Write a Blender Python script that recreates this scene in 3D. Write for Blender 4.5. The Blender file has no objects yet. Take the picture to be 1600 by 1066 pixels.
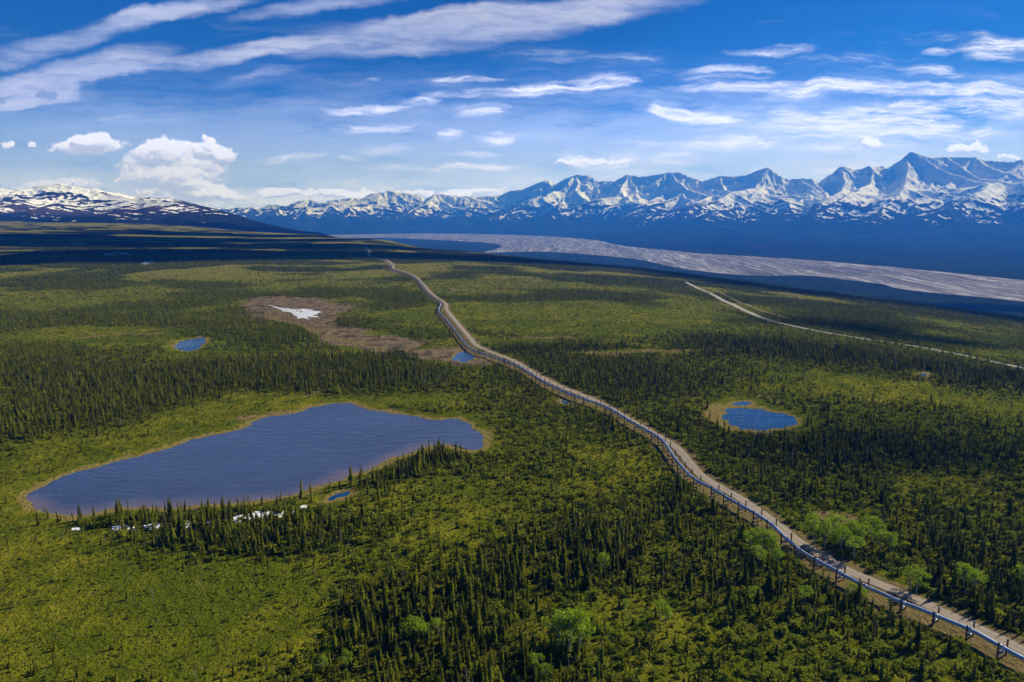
import bpy, bmesh, math, random
import numpy as np
from mathutils import Vector, Matrix

random.seed(7)
RNG = np.random.default_rng(11)
sc = bpy.context.scene
COL = sc.collection
R = math.radians

# ------------------------------------------------------------------ camera model
CW, CH, F = 1600.0, 1066.0, 1067.0
PITCH = math.atan((533.0 - 338.0) / F)
CP, SP = math.cos(PITCH), math.sin(PITCH)
HC = 120.0

def px_dir(px, py):
    u = (np.asarray(px, float) - 800.0) / F
    v = (533.0 - np.asarray(py, float)) / F
    return u, CP + v * SP, -SP + v * CP          # x, y, z

def project(x, y, z):
    zc = z - HC
    f = y * CP - zc * SP
    up = y * SP + zc * CP
    f = np.where(f < 1e-3, 1e-3, f)
    return 800.0 + F * x / f, 533.0 - F * up / f

# ------------------------------------------------------------------ noise
def _hash(ix, iy, seed):
    h = (ix.astype(np.int64) * 374761393 + iy.astype(np.int64) * 668265263 + seed * 1442695041) & 0xFFFFFFFF
    h = ((h ^ (h >> 13)) * 1274126177) & 0xFFFFFFFF
    h = h ^ (h >> 16)
    return h

def perlin(x, y, seed=0):
    x = np.asarray(x, float); y = np.asarray(y, float)
    xi = np.floor(x); yi = np.floor(y)
    xf = x - xi; yf = y - yi
    u = xf * xf * xf * (xf * (xf * 6 - 15) + 10)
    v = yf * yf * yf * (yf * (yf * 6 - 15) + 10)
    def g(dx, dy):
        a = _hash(xi + dx, yi + dy, seed) * (2 * math.pi / 4294967296.0)
        return np.cos(a) * (xf - dx) + np.sin(a) * (yf - dy)
    n00, n10, n01, n11 = g(0, 0), g(1, 0), g(0, 1), g(1, 1)
    a = n00 + u * (n10 - n00)
    b = n01 + u * (n11 - n01)
    return (a + v * (b - a)) * 1.5

def fbm(x, y, octv=4, seed=0, gain=0.5, lac=2.03):
    s = 0.0; a = 1.0; t = 0.0
    for i in range(octv):
        s = s + a * perlin(x, y, seed + i * 17)
        t += a; a *= gain
        x = x * lac + 13.7; y = y * lac - 7.1
    return s / t

def ridged(x, y, octv=5, seed=0, gain=0.5, lac=2.1):
    s = 0.0; a = 1.0; t = 0.0; w = 1.0
    for i in range(octv):
        n = 1.0 - np.abs(perlin(x, y, seed + i * 31)) * 1.4
        n = np.clip(n, 0, 1) ** 2
        s = s + a * n * w
        w = np.clip(n * 1.6, 0.15, 1)
        t += a; a *= gain
        x = x * lac + 5.2; y = y * lac + 9.3
    return s / t

def sstep(a, b, x):
    t = np.clip((np.asarray(x, float) - a) / (b - a), 0, 1)
    return t * t * (3 - 2 * t)

# ------------------------------------------------------------------ terrain profile (azimuth x distance)
VAL = -300.0
COLS = [
 (-900, [(0,0),(800,0),(2000,8),(4000,30),(7000,75),(9500,100),(13000,60),(30000,VAL)]),
 (-300, [(0,0),(800,0),(2000,8),(4000,30),(7000,75),(9500,100),(13000,60),(30000,VAL)]),
 (0,    [(0,0),(800,0),(2000,4),(4000,22),(7000,66),(9500,92),(13000,50),(30000,VAL)]),
 (200,  [(0,0),(800,0),(2000,2),(4000,12),(7000,52),(9000,62),(12000,20),(20000,VAL)]),
 (300,  [(0,0),(800,0),(2000,0),(4000,4),(6500,28),(8500,30),(11500,-80),(15000,VAL)]),
 (400,  [(0,0),(800,0),(2000,-2),(4000,-5),(6000,-3),(8000,-60),(10000,-230),(11500,VAL)]),
 (500,  [(0,0),(800,0),(2000,-4),(4000,-8),(5200,-6),(7000,-90),(8500,-240),(9600,VAL)]),
 (600,  [(0,0),(900,0),(2000,-5),(3000,-8),(4200,-8),(5500,-120),(7200,VAL)]),
 (760,  [(0,0),(900,0),(1600,-8),(2300,-22),(3000,-35),(4000,-150),(5200,VAL)]),
 (1000, [(0,0),(800,0),(1300,-15),(2000,-42),(2600,-66),(3400,-200),(4300,VAL)]),
 (1200, [(0,0),(700,0),(1200,-25),(1700,-52),(2300,-89),(3000,-220),(3700,VAL)]),
 (1400, [(0,0),(600,0),(1000,-22),(1500,-55),(2000,-94),(2600,-220),(3200,VAL)]),
 (1600, [(0,0),(500,0),(800,-15),(1200,-45),(1900,-103),(2400,-220),(2900,VAL)]),
 (2200, [(0,0),(500,0),(800,-15),(1200,-45),(1900,-103),(2400,-220),(2900,VAL)]),
]
_u, _y, _z = px_dir([c[0] for c in COLS], [400.0] * len(COLS))
_caz = np.degrees(np.arctan2(_u, _y))
LR0, LR1, NR = math.log(20.0), math.log(40000.0), 420
NAZ = 721
_lr = np.linspace(LR0, LR1, NR)
_rr = np.exp(_lr)
_tab = np.zeros((len(COLS), NR))
for i, (_, pts) in enumerate(COLS):
    p = np.array(pts, float)
    _tab[i] = np.interp(_rr, p[:, 0], p[:, 1])
    _tab[i][_rr > p[-1, 0]] = VAL
_az = np.linspace(-180, 180, NAZ)
TAB = np.zeros((NAZ, NR))
for j in range(NR):
    TAB[:, j] = np.interp(_az, _caz, _tab[:, j])
for k in range(6):
    TAB[:, 1:-1] = 0.25 * TAB[:, :-2] + 0.5 * TAB[:, 1:-1] + 0.25 * TAB[:, 2:]
    TAB[1:-1] = 0.25 * TAB[:-2] + 0.5 * TAB[1:-1] + 0.25 * TAB[2:]

def H0(x, y):
    r = np.hypot(x, y); a = np.degrees(np.arctan2(x, y))
    fi = np.clip((a + 180) / 360 * (NAZ - 1), 0, NAZ - 1.001)
    fj = np.clip((np.log(np.maximum(r, 21)) - LR0) / (LR1 - LR0) * (NR - 1), 0, NR - 1.001)
    i = fi.astype(int); j = fj.astype(int); a_ = fi - i; b_ = fj - j
    return ((TAB[i, j] * (1 - b_) + TAB[i, j + 1] * b_) * (1 - a_) +
            (TAB[i + 1, j] * (1 - b_) + TAB[i + 1, j + 1] * b_) * a_)

_MR = np.exp(np.linspace(math.log(60.0), math.log(40000.0), 1400))
def ground_at(px, py, lift=0.0, hf=H0):
    px = np.atleast_1d(np.asarray(px, float)); py = np.atleast_1d(np.asarray(py, float))
    ux, uy, uz = px_dir(px, py)
    hl = np.hypot(ux, uy)
    out = np.zeros((len(px), 3))
    for k in range(len(px)):
        X = ux[k] / hl[k] * _MR; Y = uy[k] / hl[k] * _MR
        Z = HC + uz[k] / hl[k] * _MR
        d = Z - (hf(X, Y) + lift)
        n = np.nonzero(d <= 0)[0]
        if len(n) == 0: m = len(_MR) - 1; t = 1.0; m -= 1
        else:
            m = max(n[0] - 1, 0); t = d[m] / (d[m] - d[m + 1] + 1e-9)
        r = _MR[m] + (_MR[m + 1] - _MR[m]) * t
        out[k] = (ux[k] / hl[k] * r, uy[k] / hl[k] * r, HC + uz[k] / hl[k] * r)
    return out

def plane_at(px, py, z0):
    ux, uy, uz = px_dir(px, py)
    t = (z0 - HC) / np.minimum(uz, -1e-4)
    return np.stack([ux * t, uy * t, np.full_like(ux, z0)], 1)

def P2(s):
    v = [float(a) for a in s.replace(';', ',').split(',')]
    return np.array(v).reshape(-1, 2)

# ------------------------------------------------------------------ layout measured from the photograph
LAKE = P2("35,773;75,752.5;107,740;157,726;225,710;275,695;325,681;375,670;397,664;384,660;400,657;410,652.5;437,650;475,640;495,632.5;540,628.7;555,630.5;560,634;580,639;600,643.7;630,647.5;655,652.5;682,655.5;722,655;737,661;750,675;757,682.5;762,696;750,700;722,705;710,698.7;690,695.5;672,697;657,701;640,711;615,715;592,726;586,732.5;572,737.5;547,741;530,750;505,758.7;482,766;457,775;425,781;400,785;375,787.5;300,792.5;250,794.5;212,792.5;175,794.5;160,800;125,803.7;82,807;62,802.5;52,792.5;37,780")
PONDS = {
 'round': P2("1125,650;1127.5,645;1135,637.5;1160,636;1200,641;1230,648.7;1245,652.5;1247,659;1238,666;1215,671;1180,673;1155,670;1138,663;1128,656"),
 'sliver': P2("1134,632;1148,628.5;1165,626.5;1180,630;1170,633.5;1150,633.5"),
 'hidden': P2("270,541;280,534;300,529;318,527;326,531;318,541;306,547;290,550;278,547"),
 'roadside': P2("873,624;882,625.5;893,629.5;889,632;876,630"),
 'marsh': P2("700,562;712,553;722,549;735,551;744,557;737,563;725,567;714,564"),
 'tiny': P2("1434,584;1444,582;1453,584;1448,587;1438,587"),
 'shoreline': P2("505,783;515,774;530,769;551,766;552,772;530,778;512,785"),
}
PIPE = P2("1690,1072;1640,1049;1600,1031;1559,1008.6;1520,986;1490,974;1463,963;1430,949;1400,939;1383,930;1354.8,918.6;1326.7,903.9;1290,883.4;1259,867;1242,854.6;1221,835;1208.4,822;1200,816;1180,802.5;1140,781;1120,767.5;1105,760;1082.5,748;1070,735;1055,717.5;1040,693.7;1030,683.7;1007.5,671;985,658.7;960,642.5;942.5,633.7;915,625;887.5,615;867.5,606;850,597.5;832.5,586;815,575;799.6,568.4;778.5,560.6;750.4,551.5;739,547;732,543;722,530.4;705,509;694,495;683.5,485.3;690.6,474;678,465.6;669.8,460;658.5,447;650,436;639,430;622,424;606,420.5;613,416;598,405;590,403;581,401.5;572.7,396;581,393.8;571,387")
ROAD = P2("1690,1058;1640,1038;1580,1007;1550,993.6;1505,971;1464.6,953;1430,938;1395,922;1340.7,900;1312.6,887;1295.7,875.7;1278.8,864.4;1263,856;1242,842;1225,828.6;1211,817;1200,808;1175,790;1150,773.7;1125,760;1105,750;1087.5,735;1075,720;1062.5,703.7;1050,693.7;1035,685;1000,665;975,650;945,634;915,620;886,609.5;852,593.5;832,581;815,570;800,563;778,555;755,546;743,540;733,526;716,506.5;704,493;696,482.5;698,476;690,470;681,464;669,454.5;660.5,444.5;652,434.5;641,428;624,422.5;612,419;616,415;601,403.5")
HIGHWAY = P2("1072,442;1080,445.5;1110,460;1150,480;1175,490.5;1200,500.5;1250,512;1304,523;1350,530;1407.5,538.7;1470,548.7;1537,562.5;1600,576;1680,596")
SPUR = P2("1120,455;1135,463;1155,473;1180,483;1205,491;1230,497")
RIVER_FAR = P2("470,367.5;560,366.5;600,365.6;680,365;760,366;850,369;930,374.5;950,380;980,385.5;1050,392;1100,397;1200,402;1350,413;1600,438;1760,454")
RIVER_NEAR = P2("470,374;600,371;700,376;765,379.5;787,384;774,390;748,395.5;800,394;850,393;925,398;990,404.5;1025,410.5;1038,415;1090,424;1180,432;1260,430;1330,438;1380,444;1398,451;1450,457;1600,471;1760,492")
MUD = P2("382,470;420,464;500,468;548,479;515,500;520,512;560,515;605,522;640,534;648,546;600,549;540,542;508,528;470,508;400,492")
ICE = P2("426,478;438,480.5;455,483;475,482.5;490,486.5;500,489;492,494;478,494;488,497;465,497.5;459,491;440,486.5")
MARSHLAND = P2("640,546;690,543;730,545;775,558;770,568;720,570;690,566;650,556")
SNOWS = [P2("175,826;185,824;203,825;214,831;195,833;178,831"), P2("222,824;236,820;249,822;248,829;234,830"), P2("284,822;292,817;304,817;300,827;287,829"),
         P2("322,817;330,815;331,820;323,822"), P2("358,814;368,808;378,807;380,816;366,819"), P2("386,809;398,803;412,802;428,805;440,802;438,811;415,815;390,815"),
         P2("455,803;463,800;465,805;456,808"), P2("160,398;175,396;200,395.5;202,398;180,400"), P2("219,409;232,407.5;242,406.5;238,410;222,412"),
         P2("112,829;122,827;126,831;114,833"), P2("470,794;478,792;480,797;471,798")]

w_lake = ground_at(LAKE[:, 0], LAKE[:, 1])[:, :2]
w_ponds = {k: ground_at(v[:, 0], v[:, 1])[:, :2] for k, v in PONDS.items()}
w_mud = ground_at(MUD[:, 0], MUD[:, 1])[:, :2]
w_marsh = ground_at(MARSHLAND[:, 0], MARSHLAND[:, 1])[:, :2]
w_snow = [ground_at(s[:, 0], s[:, 1])[:, :2] for s in SNOWS]
w_ice = ground_at(ICE[:, 0], ICE[:, 1])[:, :2]

def smooth_poly(p, closed=False, it=2):
    for _ in range(it):
        if closed: a, b = p, np.roll(p, -1, 0)
        else: a, b = p[:-1], p[1:]
        q = np.empty((2 * len(a), p.shape[1]))
        q[0::2] = 0.75 * a + 0.25 * b; q[1::2] = 0.25 * a + 0.75 * b
        if not closed: q = np.vstack([p[:1], q, p[-1:]])
        p = q
    return p

def resample(p, step):
    d = np.r_[0, np.cumsum(np.hypot(*np.diff(p[:, :2], axis=0).T))]
    n = max(int(d[-1] / step), 2)
    s = np.linspace(0, d[-1], n + 1)
    return np.stack([np.interp(s, d, p[:, k]) for k in range(p.shape[1])], 1)

def in_poly(x, y, poly):
    c = np.zeros(x.shape, bool)
    x0, y0 = poly[:, 0], poly[:, 1]; x1, y1 = np.roll(x0, -1), np.roll(y0, -1)
    for a, b, c_, d in zip(x0, y0, x1, y1):
        if b == d: continue
        c ^= ((b > y) != (d > y)) & (x < (c_ - a) * (y - b) / (d - b) + a)
    return c

def seg_dist(x, y, p, closed=False):
    q = np.vstack([p, p[:1]]) if closed else p
    best = np.full(x.shape, 1e9)
    for a, b in zip(q[:-1], q[1:]):
        dx, dy = b[0] - a[0], b[1] - a[1]
        L = dx * dx + dy * dy + 1e-9
        t = np.clip(((x - a[0]) * dx + (y - a[1]) * dy) / L, 0, 1)
        best = np.minimum(best, (x - a[0] - t * dx) ** 2 + (y - a[1] - t * dy) ** 2)
    return np.sqrt(best)

def sdf(x, y, poly, margin=80.0):
    """signed distance, negative inside; far points just get the margin"""
    out = np.full(x.shape, margin)
    lo, hi = poly.min(0) - margin, poly.max(0) + margin
    m = (x > lo[0]) & (x < hi[0]) & (y > lo[1]) & (y < hi[1])
    if m.any():
        xm, ym = x[m], y[m]
        d = seg_dist(xm, ym, poly, True)
        out[m] = np.clip(np.where(in_poly(xm, ym, poly), -d, d), -margin, margin)
    return out

def ragged(p, it, amp, wl, seed):
    p = resample(np.vstack([smooth_poly(p, True, it)] * 1 + [smooth_poly(p, True, it)[:1]]), max(1.0, wl / 4))[:-1]
    tg = np.roll(p, -1, 0) - np.roll(p, 1, 0); tg /= np.linalg.norm(tg, axis=1, keepdims=True) + 1e-9
    n = fbm(p[:, 0] / wl, p[:, 1] / wl, 4, seed)
    return p + np.stack([-tg[:, 1], tg[:, 0]], 1) * (n * amp)[:, None]
WATERS = [ragged(w_lake, 1, 4.5, 14, 411)] + [ragged(v, 1, min(7.0, .14 * float(np.ptp(v, axis=0).min())), max(5.0, .13 * float(np.ptp(v, axis=0).max())), 420 + k) for k, v in enumerate(w_ponds.values())]
WLEV = [float(np.min(H0(w[:, 0], w[:, 1]))) for w in WATERS]

def H(x, y):
    x = np.asarray(x, float); y = np.asarray(y, float)
    sh = x.shape; x = x.ravel(); y = y.ravel()
    r = np.hypot(x, y)
    h = H0(x, y)
    und = 1.8 * fbm(x / 140, y / 140, 3, 3) * sstep(150, 400, r) + 4.5 * fbm(x / 700, y / 700, 3, 5) * sstep(700, 1800, r)
    und = und + 5 * fbm(x / 1500, y / 1500, 3, 8) * sstep(2200, 4500, r)
    und *= 1 - sstep(-120, -270, h)
    d = np.full(x.shape, 80.0)
    for w, lv in zip(WATERS, WLEV):
        dw = sdf(x, y, w)
        sz = min(80.0, np.ptp(w, axis=0).min() * 0.8)
        k = sstep(0.15 * sz, sz, dw)
        near = dw < 80
        hh = h + und
        bank = lv + 0.7 * sstep(0, 9, dw) - 1.2 * sstep(0, 6, -dw)
        und = np.where(near, (1 - k) * (bank - h) + k * und, und)
    z = h + und
    z = np.where((h < VAL + 4), np.minimum(z, VAL - 0.5), z)
    return z.reshape(sh)

pipe3 = ground_at(PIPE[:, 0], PIPE[:, 1], lift=2.6, hf=H)
pipe_xy = resample(smooth_poly(pipe3[:, :2], False, 1), 3.0)
road_xy = resample(smooth_poly(ground_at(ROAD[:, 0], ROAD[:, 1])[:, :2], False, 2), 4.0)
hwy_xy = resample(smooth_poly(ground_at(HIGHWAY[:, 0], HIGHWAY[:, 1])[:, :2], False, 2), 8.0)
spur_xy = resample(smooth_poly(ground_at(SPUR[:, 0], SPUR[:, 1])[:, :2], False, 2), 10.0)

# ------------------------------------------------------------------ bpy helpers
def setp(o, label=None, cat=None, group=None, kind=None):
    if label: o['label'] = label
    if cat: o['category'] = cat
    if group: o['group'] = group
    if kind: o['kind'] = kind
    return o

def mesh_np(name, verts, faces, mat=None, smooth=False, attrs=None):
    me = bpy.data.meshes.new(name)
    verts = np.asarray(verts, np.float32); faces = np.asarray(faces, np.int32)
    nv, nf, k = len(verts), len(faces), faces.shape[1]
    me.vertices.add(nv); me.vertices.foreach_set('co', verts.ravel())
    me.loops.add(nf * k); me.loops.foreach_set('vertex_index', faces.ravel())
    me.polygons.add(nf); me.polygons.foreach_set('loop_start', np.arange(0, nf * k, k, dtype=np.int32))
    me.update(calc_edges=True)
    if smooth: me.polygons.foreach_set('use_smooth', np.ones(nf, bool))
    for kk, v in (attrs or {}).items():
        a = me.attributes.new(kk, 'FLOAT', 'POINT'); a.data.foreach_set('value', np.asarray(v, np.float32))
    if mat: me.materials.append(mat)
    me.validate()
    return me

def link(name, me, parent=None):
    o = bpy.data.objects.new(name, me); COL.objects.link(o)
    if parent: o.parent = parent
    return o

class NT:
    """small node-tree writer"""
    def __init__(s, tree): s.t = tree; s.n = tree.nodes; s.l = tree.links
    def new(s, typ, **kw):
        n = s.n.new(typ)
        for k, v in kw.items(): setattr(n, k, v)
        return n
    def put(s, sock, v):
        if v is None: return
        if isinstance(v, bpy.types.NodeSocket): s.l.new(v, sock)
        else: sock.default_value = v
    def m(s, op, a, b=None, c=None, clamp=False):
        n = s.new('ShaderNodeMath', operation=op, use_clamp=clamp)
        s.put(n.inputs[0], a); s.put(n.inputs[1], b); s.put(n.inputs[2], c)
        return n.outputs[0]
    def v(s, op, a, b=None):
        n = s.new('ShaderNodeVectorMath', operation=op)
        s.put(n.inputs[0], a); s.put(n.inputs[1], b)
        return n.outputs['Value'] if op in ('DOT_PRODUCT', 'LENGTH') else n.outputs[0]
    def mixc(s, f, a, b):
        n = s.new('ShaderNodeMix', data_type='RGBA')
        s.put(n.inputs[0], f); s.put(n.inputs[6], a); s.put(n.inputs[7], b)
        return n.outputs[2]
    def ramp(s, f, lo, hi, smooth=True):
        n = s.new('ShaderNodeMapRange', interpolation_type='SMOOTHSTEP' if smooth else 'LINEAR')
        s.put(n.inputs[0], f); n.inputs[1].default_value = lo; n.inputs[2].default_value = hi
        return n.outputs[0]
    def noise(s, vec, scale, detail=3, rough=0.5, dist=0.0, lac=2.0):
        n = s.new('ShaderNodeTexNoise')
        s.put(n.inputs['Vector'], vec); n.inputs['Scale'].default_value = scale
        n.inputs['Detail'].default_value = detail; n.inputs['Roughness'].default_value = rough
        n.inputs['Distortion'].default_value = dist; n.inputs['Lacunarity'].default_value = lac
        return n.outputs['Fac']
    def attr(s, name):
        return s.new('ShaderNodeAttribute', attribute_name=name).outputs['Fac']
    def mapping(s, vec, loc=(0, 0, 0), rot=(0, 0, 0), scl=(1, 1, 1)):
        n = s.new('ShaderNodeMapping')
        s.put(n.inputs[0], vec); n.inputs[1].default_value = loc; n.inputs[2].default_value = rot; n.inputs[3].default_value = scl
        return n.outputs[0]

def material(name):
    m = bpy.data.materials.new(name); m.use_nodes = True
    t = NT(m.node_tree)
    b = m.node_tree.nodes['Principled BSDF']
    return m, t, b

def C4(r, g, b): return (r, g, b, 1.0)

def simple(name, col, rough=0.8, metal=0.0, var=0.25, scale=3.0, spec=0.3):
    m, t, b = material(name)
    pos = t.new('ShaderNodeTexCoord').outputs['Object']
    n = t.noise(pos, scale, 4, 0.6)
    c = t.mixc(n, C4(*[v * (1 - var) for v in col]), C4(*[min(1, v * (1 + var)) for v in col]))
    t.put(b.inputs['Base Color'], c)
    b.inputs['Roughness'].default_value = rough; b.inputs['Metallic'].default_value = metal
    b.inputs['Specular IOR Level'].default_value = spec
    return m

def bump(t, b, h, strength=0.5, dist=1.0):
    n = t.new('ShaderNodeBump'); n.inputs['Strength'].default_value = strength; n.inputs['Distance'].default_value = dist
    t.put(n.inputs['Height'], h); t.put(b.inputs['Normal'], n.outputs[0])

def foliage(name, c0, c1, trans=0.15, var=0.5):
    """leaf colour varies from plant to plant and with noise through the crown"""
    m, t, b = material(name)
    rnd = t.new('ShaderNodeObjectInfo').outputs['Random']
    pos = t.new('ShaderNodeTexCoord').outputs['Object']
    n = t.ramp(t.noise(pos, 9.0, 2, 0.6), .3, .7)
    f = t.m('ADD', t.m('MULTIPLY', rnd, var), t.m('MULTIPLY', n, 1 - var), clamp=True)
    c = t.mixc(f, C4(*c0), C4(*c1))
    t.put(b.inputs['Base Color'], c)
    b.inputs['Roughness'].default_value = 0.9; b.inputs['Specular IOR Level'].default_value = 0.03
    tr = t.new('ShaderNodeBsdfTranslucent'); t.put(tr.inputs[0], c)
    mx = t.new('ShaderNodeMixShader'); mx.inputs[0].default_value = trans
    out = m.node_tree.nodes['Material Output']
    t.l.new(b.outputs[0], mx.inputs[1]); t.l.new(tr.outputs[0], mx.inputs[2]); t.l.new(mx.outputs[0], out.inputs[0])
    return m

# ------------------------------------------------------------------ density of the woods (values measured by eye, laid on the ground)
BLOBS = [  # px, py, half width, half height, tilt (deg, up to the right), value
 (120,640,190,30,10,.5),(330,590,230,22,6,.5),(520,590,190,22,3,.4),(640,600,90,20,0,.35),(60,585,120,22,0,.4),
 (430,850,150,28,8,.55),(330,838,120,16,5,.5),(250,815,160,10,0,.55),(620,735,50,20,20,.6),(690,710,40,12,0,.5),
 (740,930,230,60,8,.34),(620,985,120,50,0,.5),(1080,880,170,70,0,.2),(980,820,160,40,0,.2),(860,860,130,50,0,.22),(1200,960,260,80,0,.08),
 (700,1050,200,40,0,.45),(1390,705,220,26,-3,.36),(1270,730,150,50,0,.08),(1480,850,200,50,5,.22),(1330,790,200,28,0,.14),(1560,930,120,70,0,.35),(1080,770,60,18,0,.4),
 (960,590,180,28,-3,.45),(1080,640,160,30,0,.02),(1350,560,260,24,-6,.3),(1560,600,100,20,0,.3),(1190,545,160,14,0,.4),
 (830,548,90,8,0,.6),(950,545,70,6,0,.4),(980,463,60,10,0,.3),(1130,515,120,14,0,.25),(1250,480,200,22,-8,.25),
 (580,495,90,14,4,.45),(470,525,70,12,10,.4),(640,470,60,12,0,.4),(340,520,110,14,0,.5),(60,545,90,18,0,.5),(230,505,90,8,0,.4),(30,500,60,14,0,.4),
 (400,400,420,22,0,.35),(120,440,200,14,0,.3),(560,440,120,6,0,.35),(840,465,200,5,0,.35),(430,485,90,6,0,.3),(520,560,90,6,0,.3),(640,555,60,7,0,.5),(1450,490,180,22,-5,.35),(1000,440,200,7,-3,.35),(900,412,200,8,-4,.4),
 (985,549,120,4,1,-.9),(150,528,150,6,0,-.3),
 # open ground
 (150,530,150,14,3,-.5),(330,555,90,6,0,-.3),(90,735,140,36,12,-.75),(330,650,140,20,12,-.45),(220,690,90,16,15,-.3),(560,625,160,14,3,-.4),(720,640,110,22,0,-.02),(800,650,70,20,0,-.02),
 (160,950,320,110,-4,-.42),(420,960,150,60,0,-.34),(30,850,80,40,0,-.6),(600,860,150,60,10,-.1),(820,740,200,70,0,-.14),(980,740,120,50,0,-.12),(720,790,120,50,0,-.12),
 (840,500,230,28,-2,-.3),(1050,500,120,18,0,-.3),(760,535,100,10,0,-.45),(900,450,200,8,0,-.2),(560,465,60,8,0,-.25),(500,440,60,6,0,-.2),(690,440,90,7,0,-.2),
 (1500,620,170,18,-4,-.4),(1300,600,140,22,0,-.2),(1500,770,150,34,0,-.12),(1420,740,80,20,0,-.02),(1320,812,50,14,0,-.5),(1000,960,110,35,0,-.35),(880,950,60,18,0,-.25),(1500,440,200,8,-5,.2),
 (230,445,40,8,0,-.45),(320,437,60,6,0,-.3),(390,440,30,5,0,-.3),(1360,890,90,26,-12,-.3),(1150,1020,160,50,0,-.12),(1130,610,100,20,0,-.15),
]
def woods(px, py, x, y):
    d = 0.46 + 0.20 * fbm(x / 260, y / 260, 4, 21) + 0.30 * fbm(x / 70, y / 70, 3, 22) * (1 - sstep(600, 2500, np.hypot(x, y))) + 1.05 * fbm(x / 190, y / 190, 3, 25) * sstep(500, 1000, np.hypot(x, y)) + 0.5 * fbm(x / 420, y / 420, 3, 28) * sstep(900, 1600, np.hypot(x, y)) + 0.8 * fbm(x / 900, y / 900, 4, 29) * sstep(900, 2000, np.hypot(x, y))
    wx = px + 45 * fbm(x / 60, y / 60, 3, 41) * np.clip(300 / np.hypot(x, y), 0.2, 1)
    wy = py + 14 * fbm(x / 60, y / 60, 3, 43) * np.clip(300 / np.hypot(x, y), 0.1, 1)
    for cx, cy, rx, ry, tl, val in BLOBS:
        c, s = math.cos(R(tl)), math.sin(R(tl))
        dx, dy = wx - cx, cy - wy
        a = (dx * c + dy * s) / rx; b = (-dx * s + dy * c) / ry
        q = a * a + b * b
        d = d + val * np.exp(-q * q * 0.9)
    k = sstep(520, 900, np.hypot(x, y))
    d = d * (1 - k) + (.40 + (d - .5) * 1.6) * k
    return np.clip(d, 0, 1)

# ------------------------------------------------------------------ ground sheet
az = np.concatenate([np.arange(-180, -64, 4.0), np.arange(-64, -42, 1.0), np.arange(-42, 42.001, 0.14), np.arange(43, 65, 1.0), np.arange(66, 180, 4.0)])
rr = np.concatenate([[6, 12, 20, 32, 46, 60, 75, 90], np.exp(np.linspace(math.log(105), math.log(12500), 520)), [14000, 16000, 19000, 22500, 26000]])
A, RR = np.meshgrid(np.radians(az), rr, indexing='ij')
GX, GY = RR * np.sin(A), RR * np.cos(A)
GZ = H(GX, GY)
na, nr = GX.shape
gpx, gpy = project(GX, GY, GZ)
gx, gy = GX.ravel(), GY.ravel()
infront = (GY.ravel() > 20) & (np.abs(np.degrees(A.ravel())) < 60)
g_woods = np.where(infront, woods(gpx.ravel(), gpy.ravel(), gx, gy), 0.4)
g_woods = np.maximum(g_woods, sstep(-150, -220, GZ.ravel()))
ring = np.zeros(gx.shape)
for i, w in enumerate(WATERS):
    wd = 3.6 if i == 0 else (6.0 if i == 1 else 2.0); _k = (0.2 * np.ptp(w, axis=0).max())
    d = sdf(gx, gy, w)
    n = fbm(gx / 17, gy / 17, 4, 55 + i)
    if i == 1: wd = 2.0 + 9.0 * sstep(w[:, 0].mean() + 22, w[:, 0].mean() - 18, gx)
    ring = np.maximum(ring, 1 - sstep(wd * 0.55, wd * 1.25, d + n * wd * 1.7))
mud = np.maximum(1 - sstep(-12, 14, sdf(gx, gy, w_mud) - 6 + 48 * fbm(gx / 40, gy / 40, 3, 61)), 0.8 * (1 - sstep(-10, 10, sdf(gx, gy, w_marsh) + 20 * fbm(gx / 30, gy / 30, 3, 62))))
# dry tan spots, creek beds and tracks
TANS = [P2("880,549;930,552;960,555;1000,550;1050,549;1100,547;1180,544"), P2("0,585;60,560;150,556;205,558"), P2("130,527;180,523;250,521"), P2("480,616;520,610;560,604"),
        P2("1180,612;1210,622;1225,630"), P2("1400,588;1430,589;1460,590"), P2("380,655;450,645;500,634"),
        P2("1270,812;1300,806;1330,812"), P2("150,760;200,745;260,725;330,700;400,675"), P2("800,525;850,530;900,527"), P2("700,452;760,456;800,452"), P2("420,495;470,510;520,530;600,545")]
tan = np.zeros(gx.shape)
for k, s in enumerate(TANS):
    w = ground_at(s[:, 0], s[:, 1])[:, :2]
    wd = 2.2 + 0.006 * np.hypot(w[:, 0], w[:, 1]).mean()
    lo, hi = w.min(0) - 60, w.max(0) + 60
    m = (gx > lo[0]) & (gx < hi[0]) & (gy > lo[1]) & (gy < hi[1])
    if m.any():
        d = seg_dist(gx[m], gy[m], w) + wd * 1.6 * fbm(gx[m] / 16, gy[m] / 16, 3, 70 + k)
        tan[m] = np.maximum(tan[m], 1 - sstep(wd * 0.4, wd * 1.3, d))
pd = np.full(gx.shape, 99.0)
m = (np.hypot(gx, gy) < 3500) & infront
sub = np.vstack([pipe_xy[::4], pipe_xy[-1:]])
pd[m] = np.minimum(seg_dist(gx[m], gy[m], sub), seg_dist(gx[m], gy[m], road_xy[::3]))
clear = 1 - sstep(3, 8.5, pd + 4 * fbm(gx / 9, gy / 9, 2, 91))
idx = (np.arange(na)[:, None] * nr + np.arange(nr)[None, :])
i2 = np.roll(idx, -1, 0)
faces = np.stack([idx[:, :-1], idx[:, 1:], i2[:, 1:], i2[:, :-1]], -1).reshape(-1, 4)
# centre cap is closed by the innermost ring collapsing to a point
verts = np.stack([GX, GY, GZ], -1).reshape(-1, 3)
verts[idx[:, 0]] *= [0.001, 0.001, 1]

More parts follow.
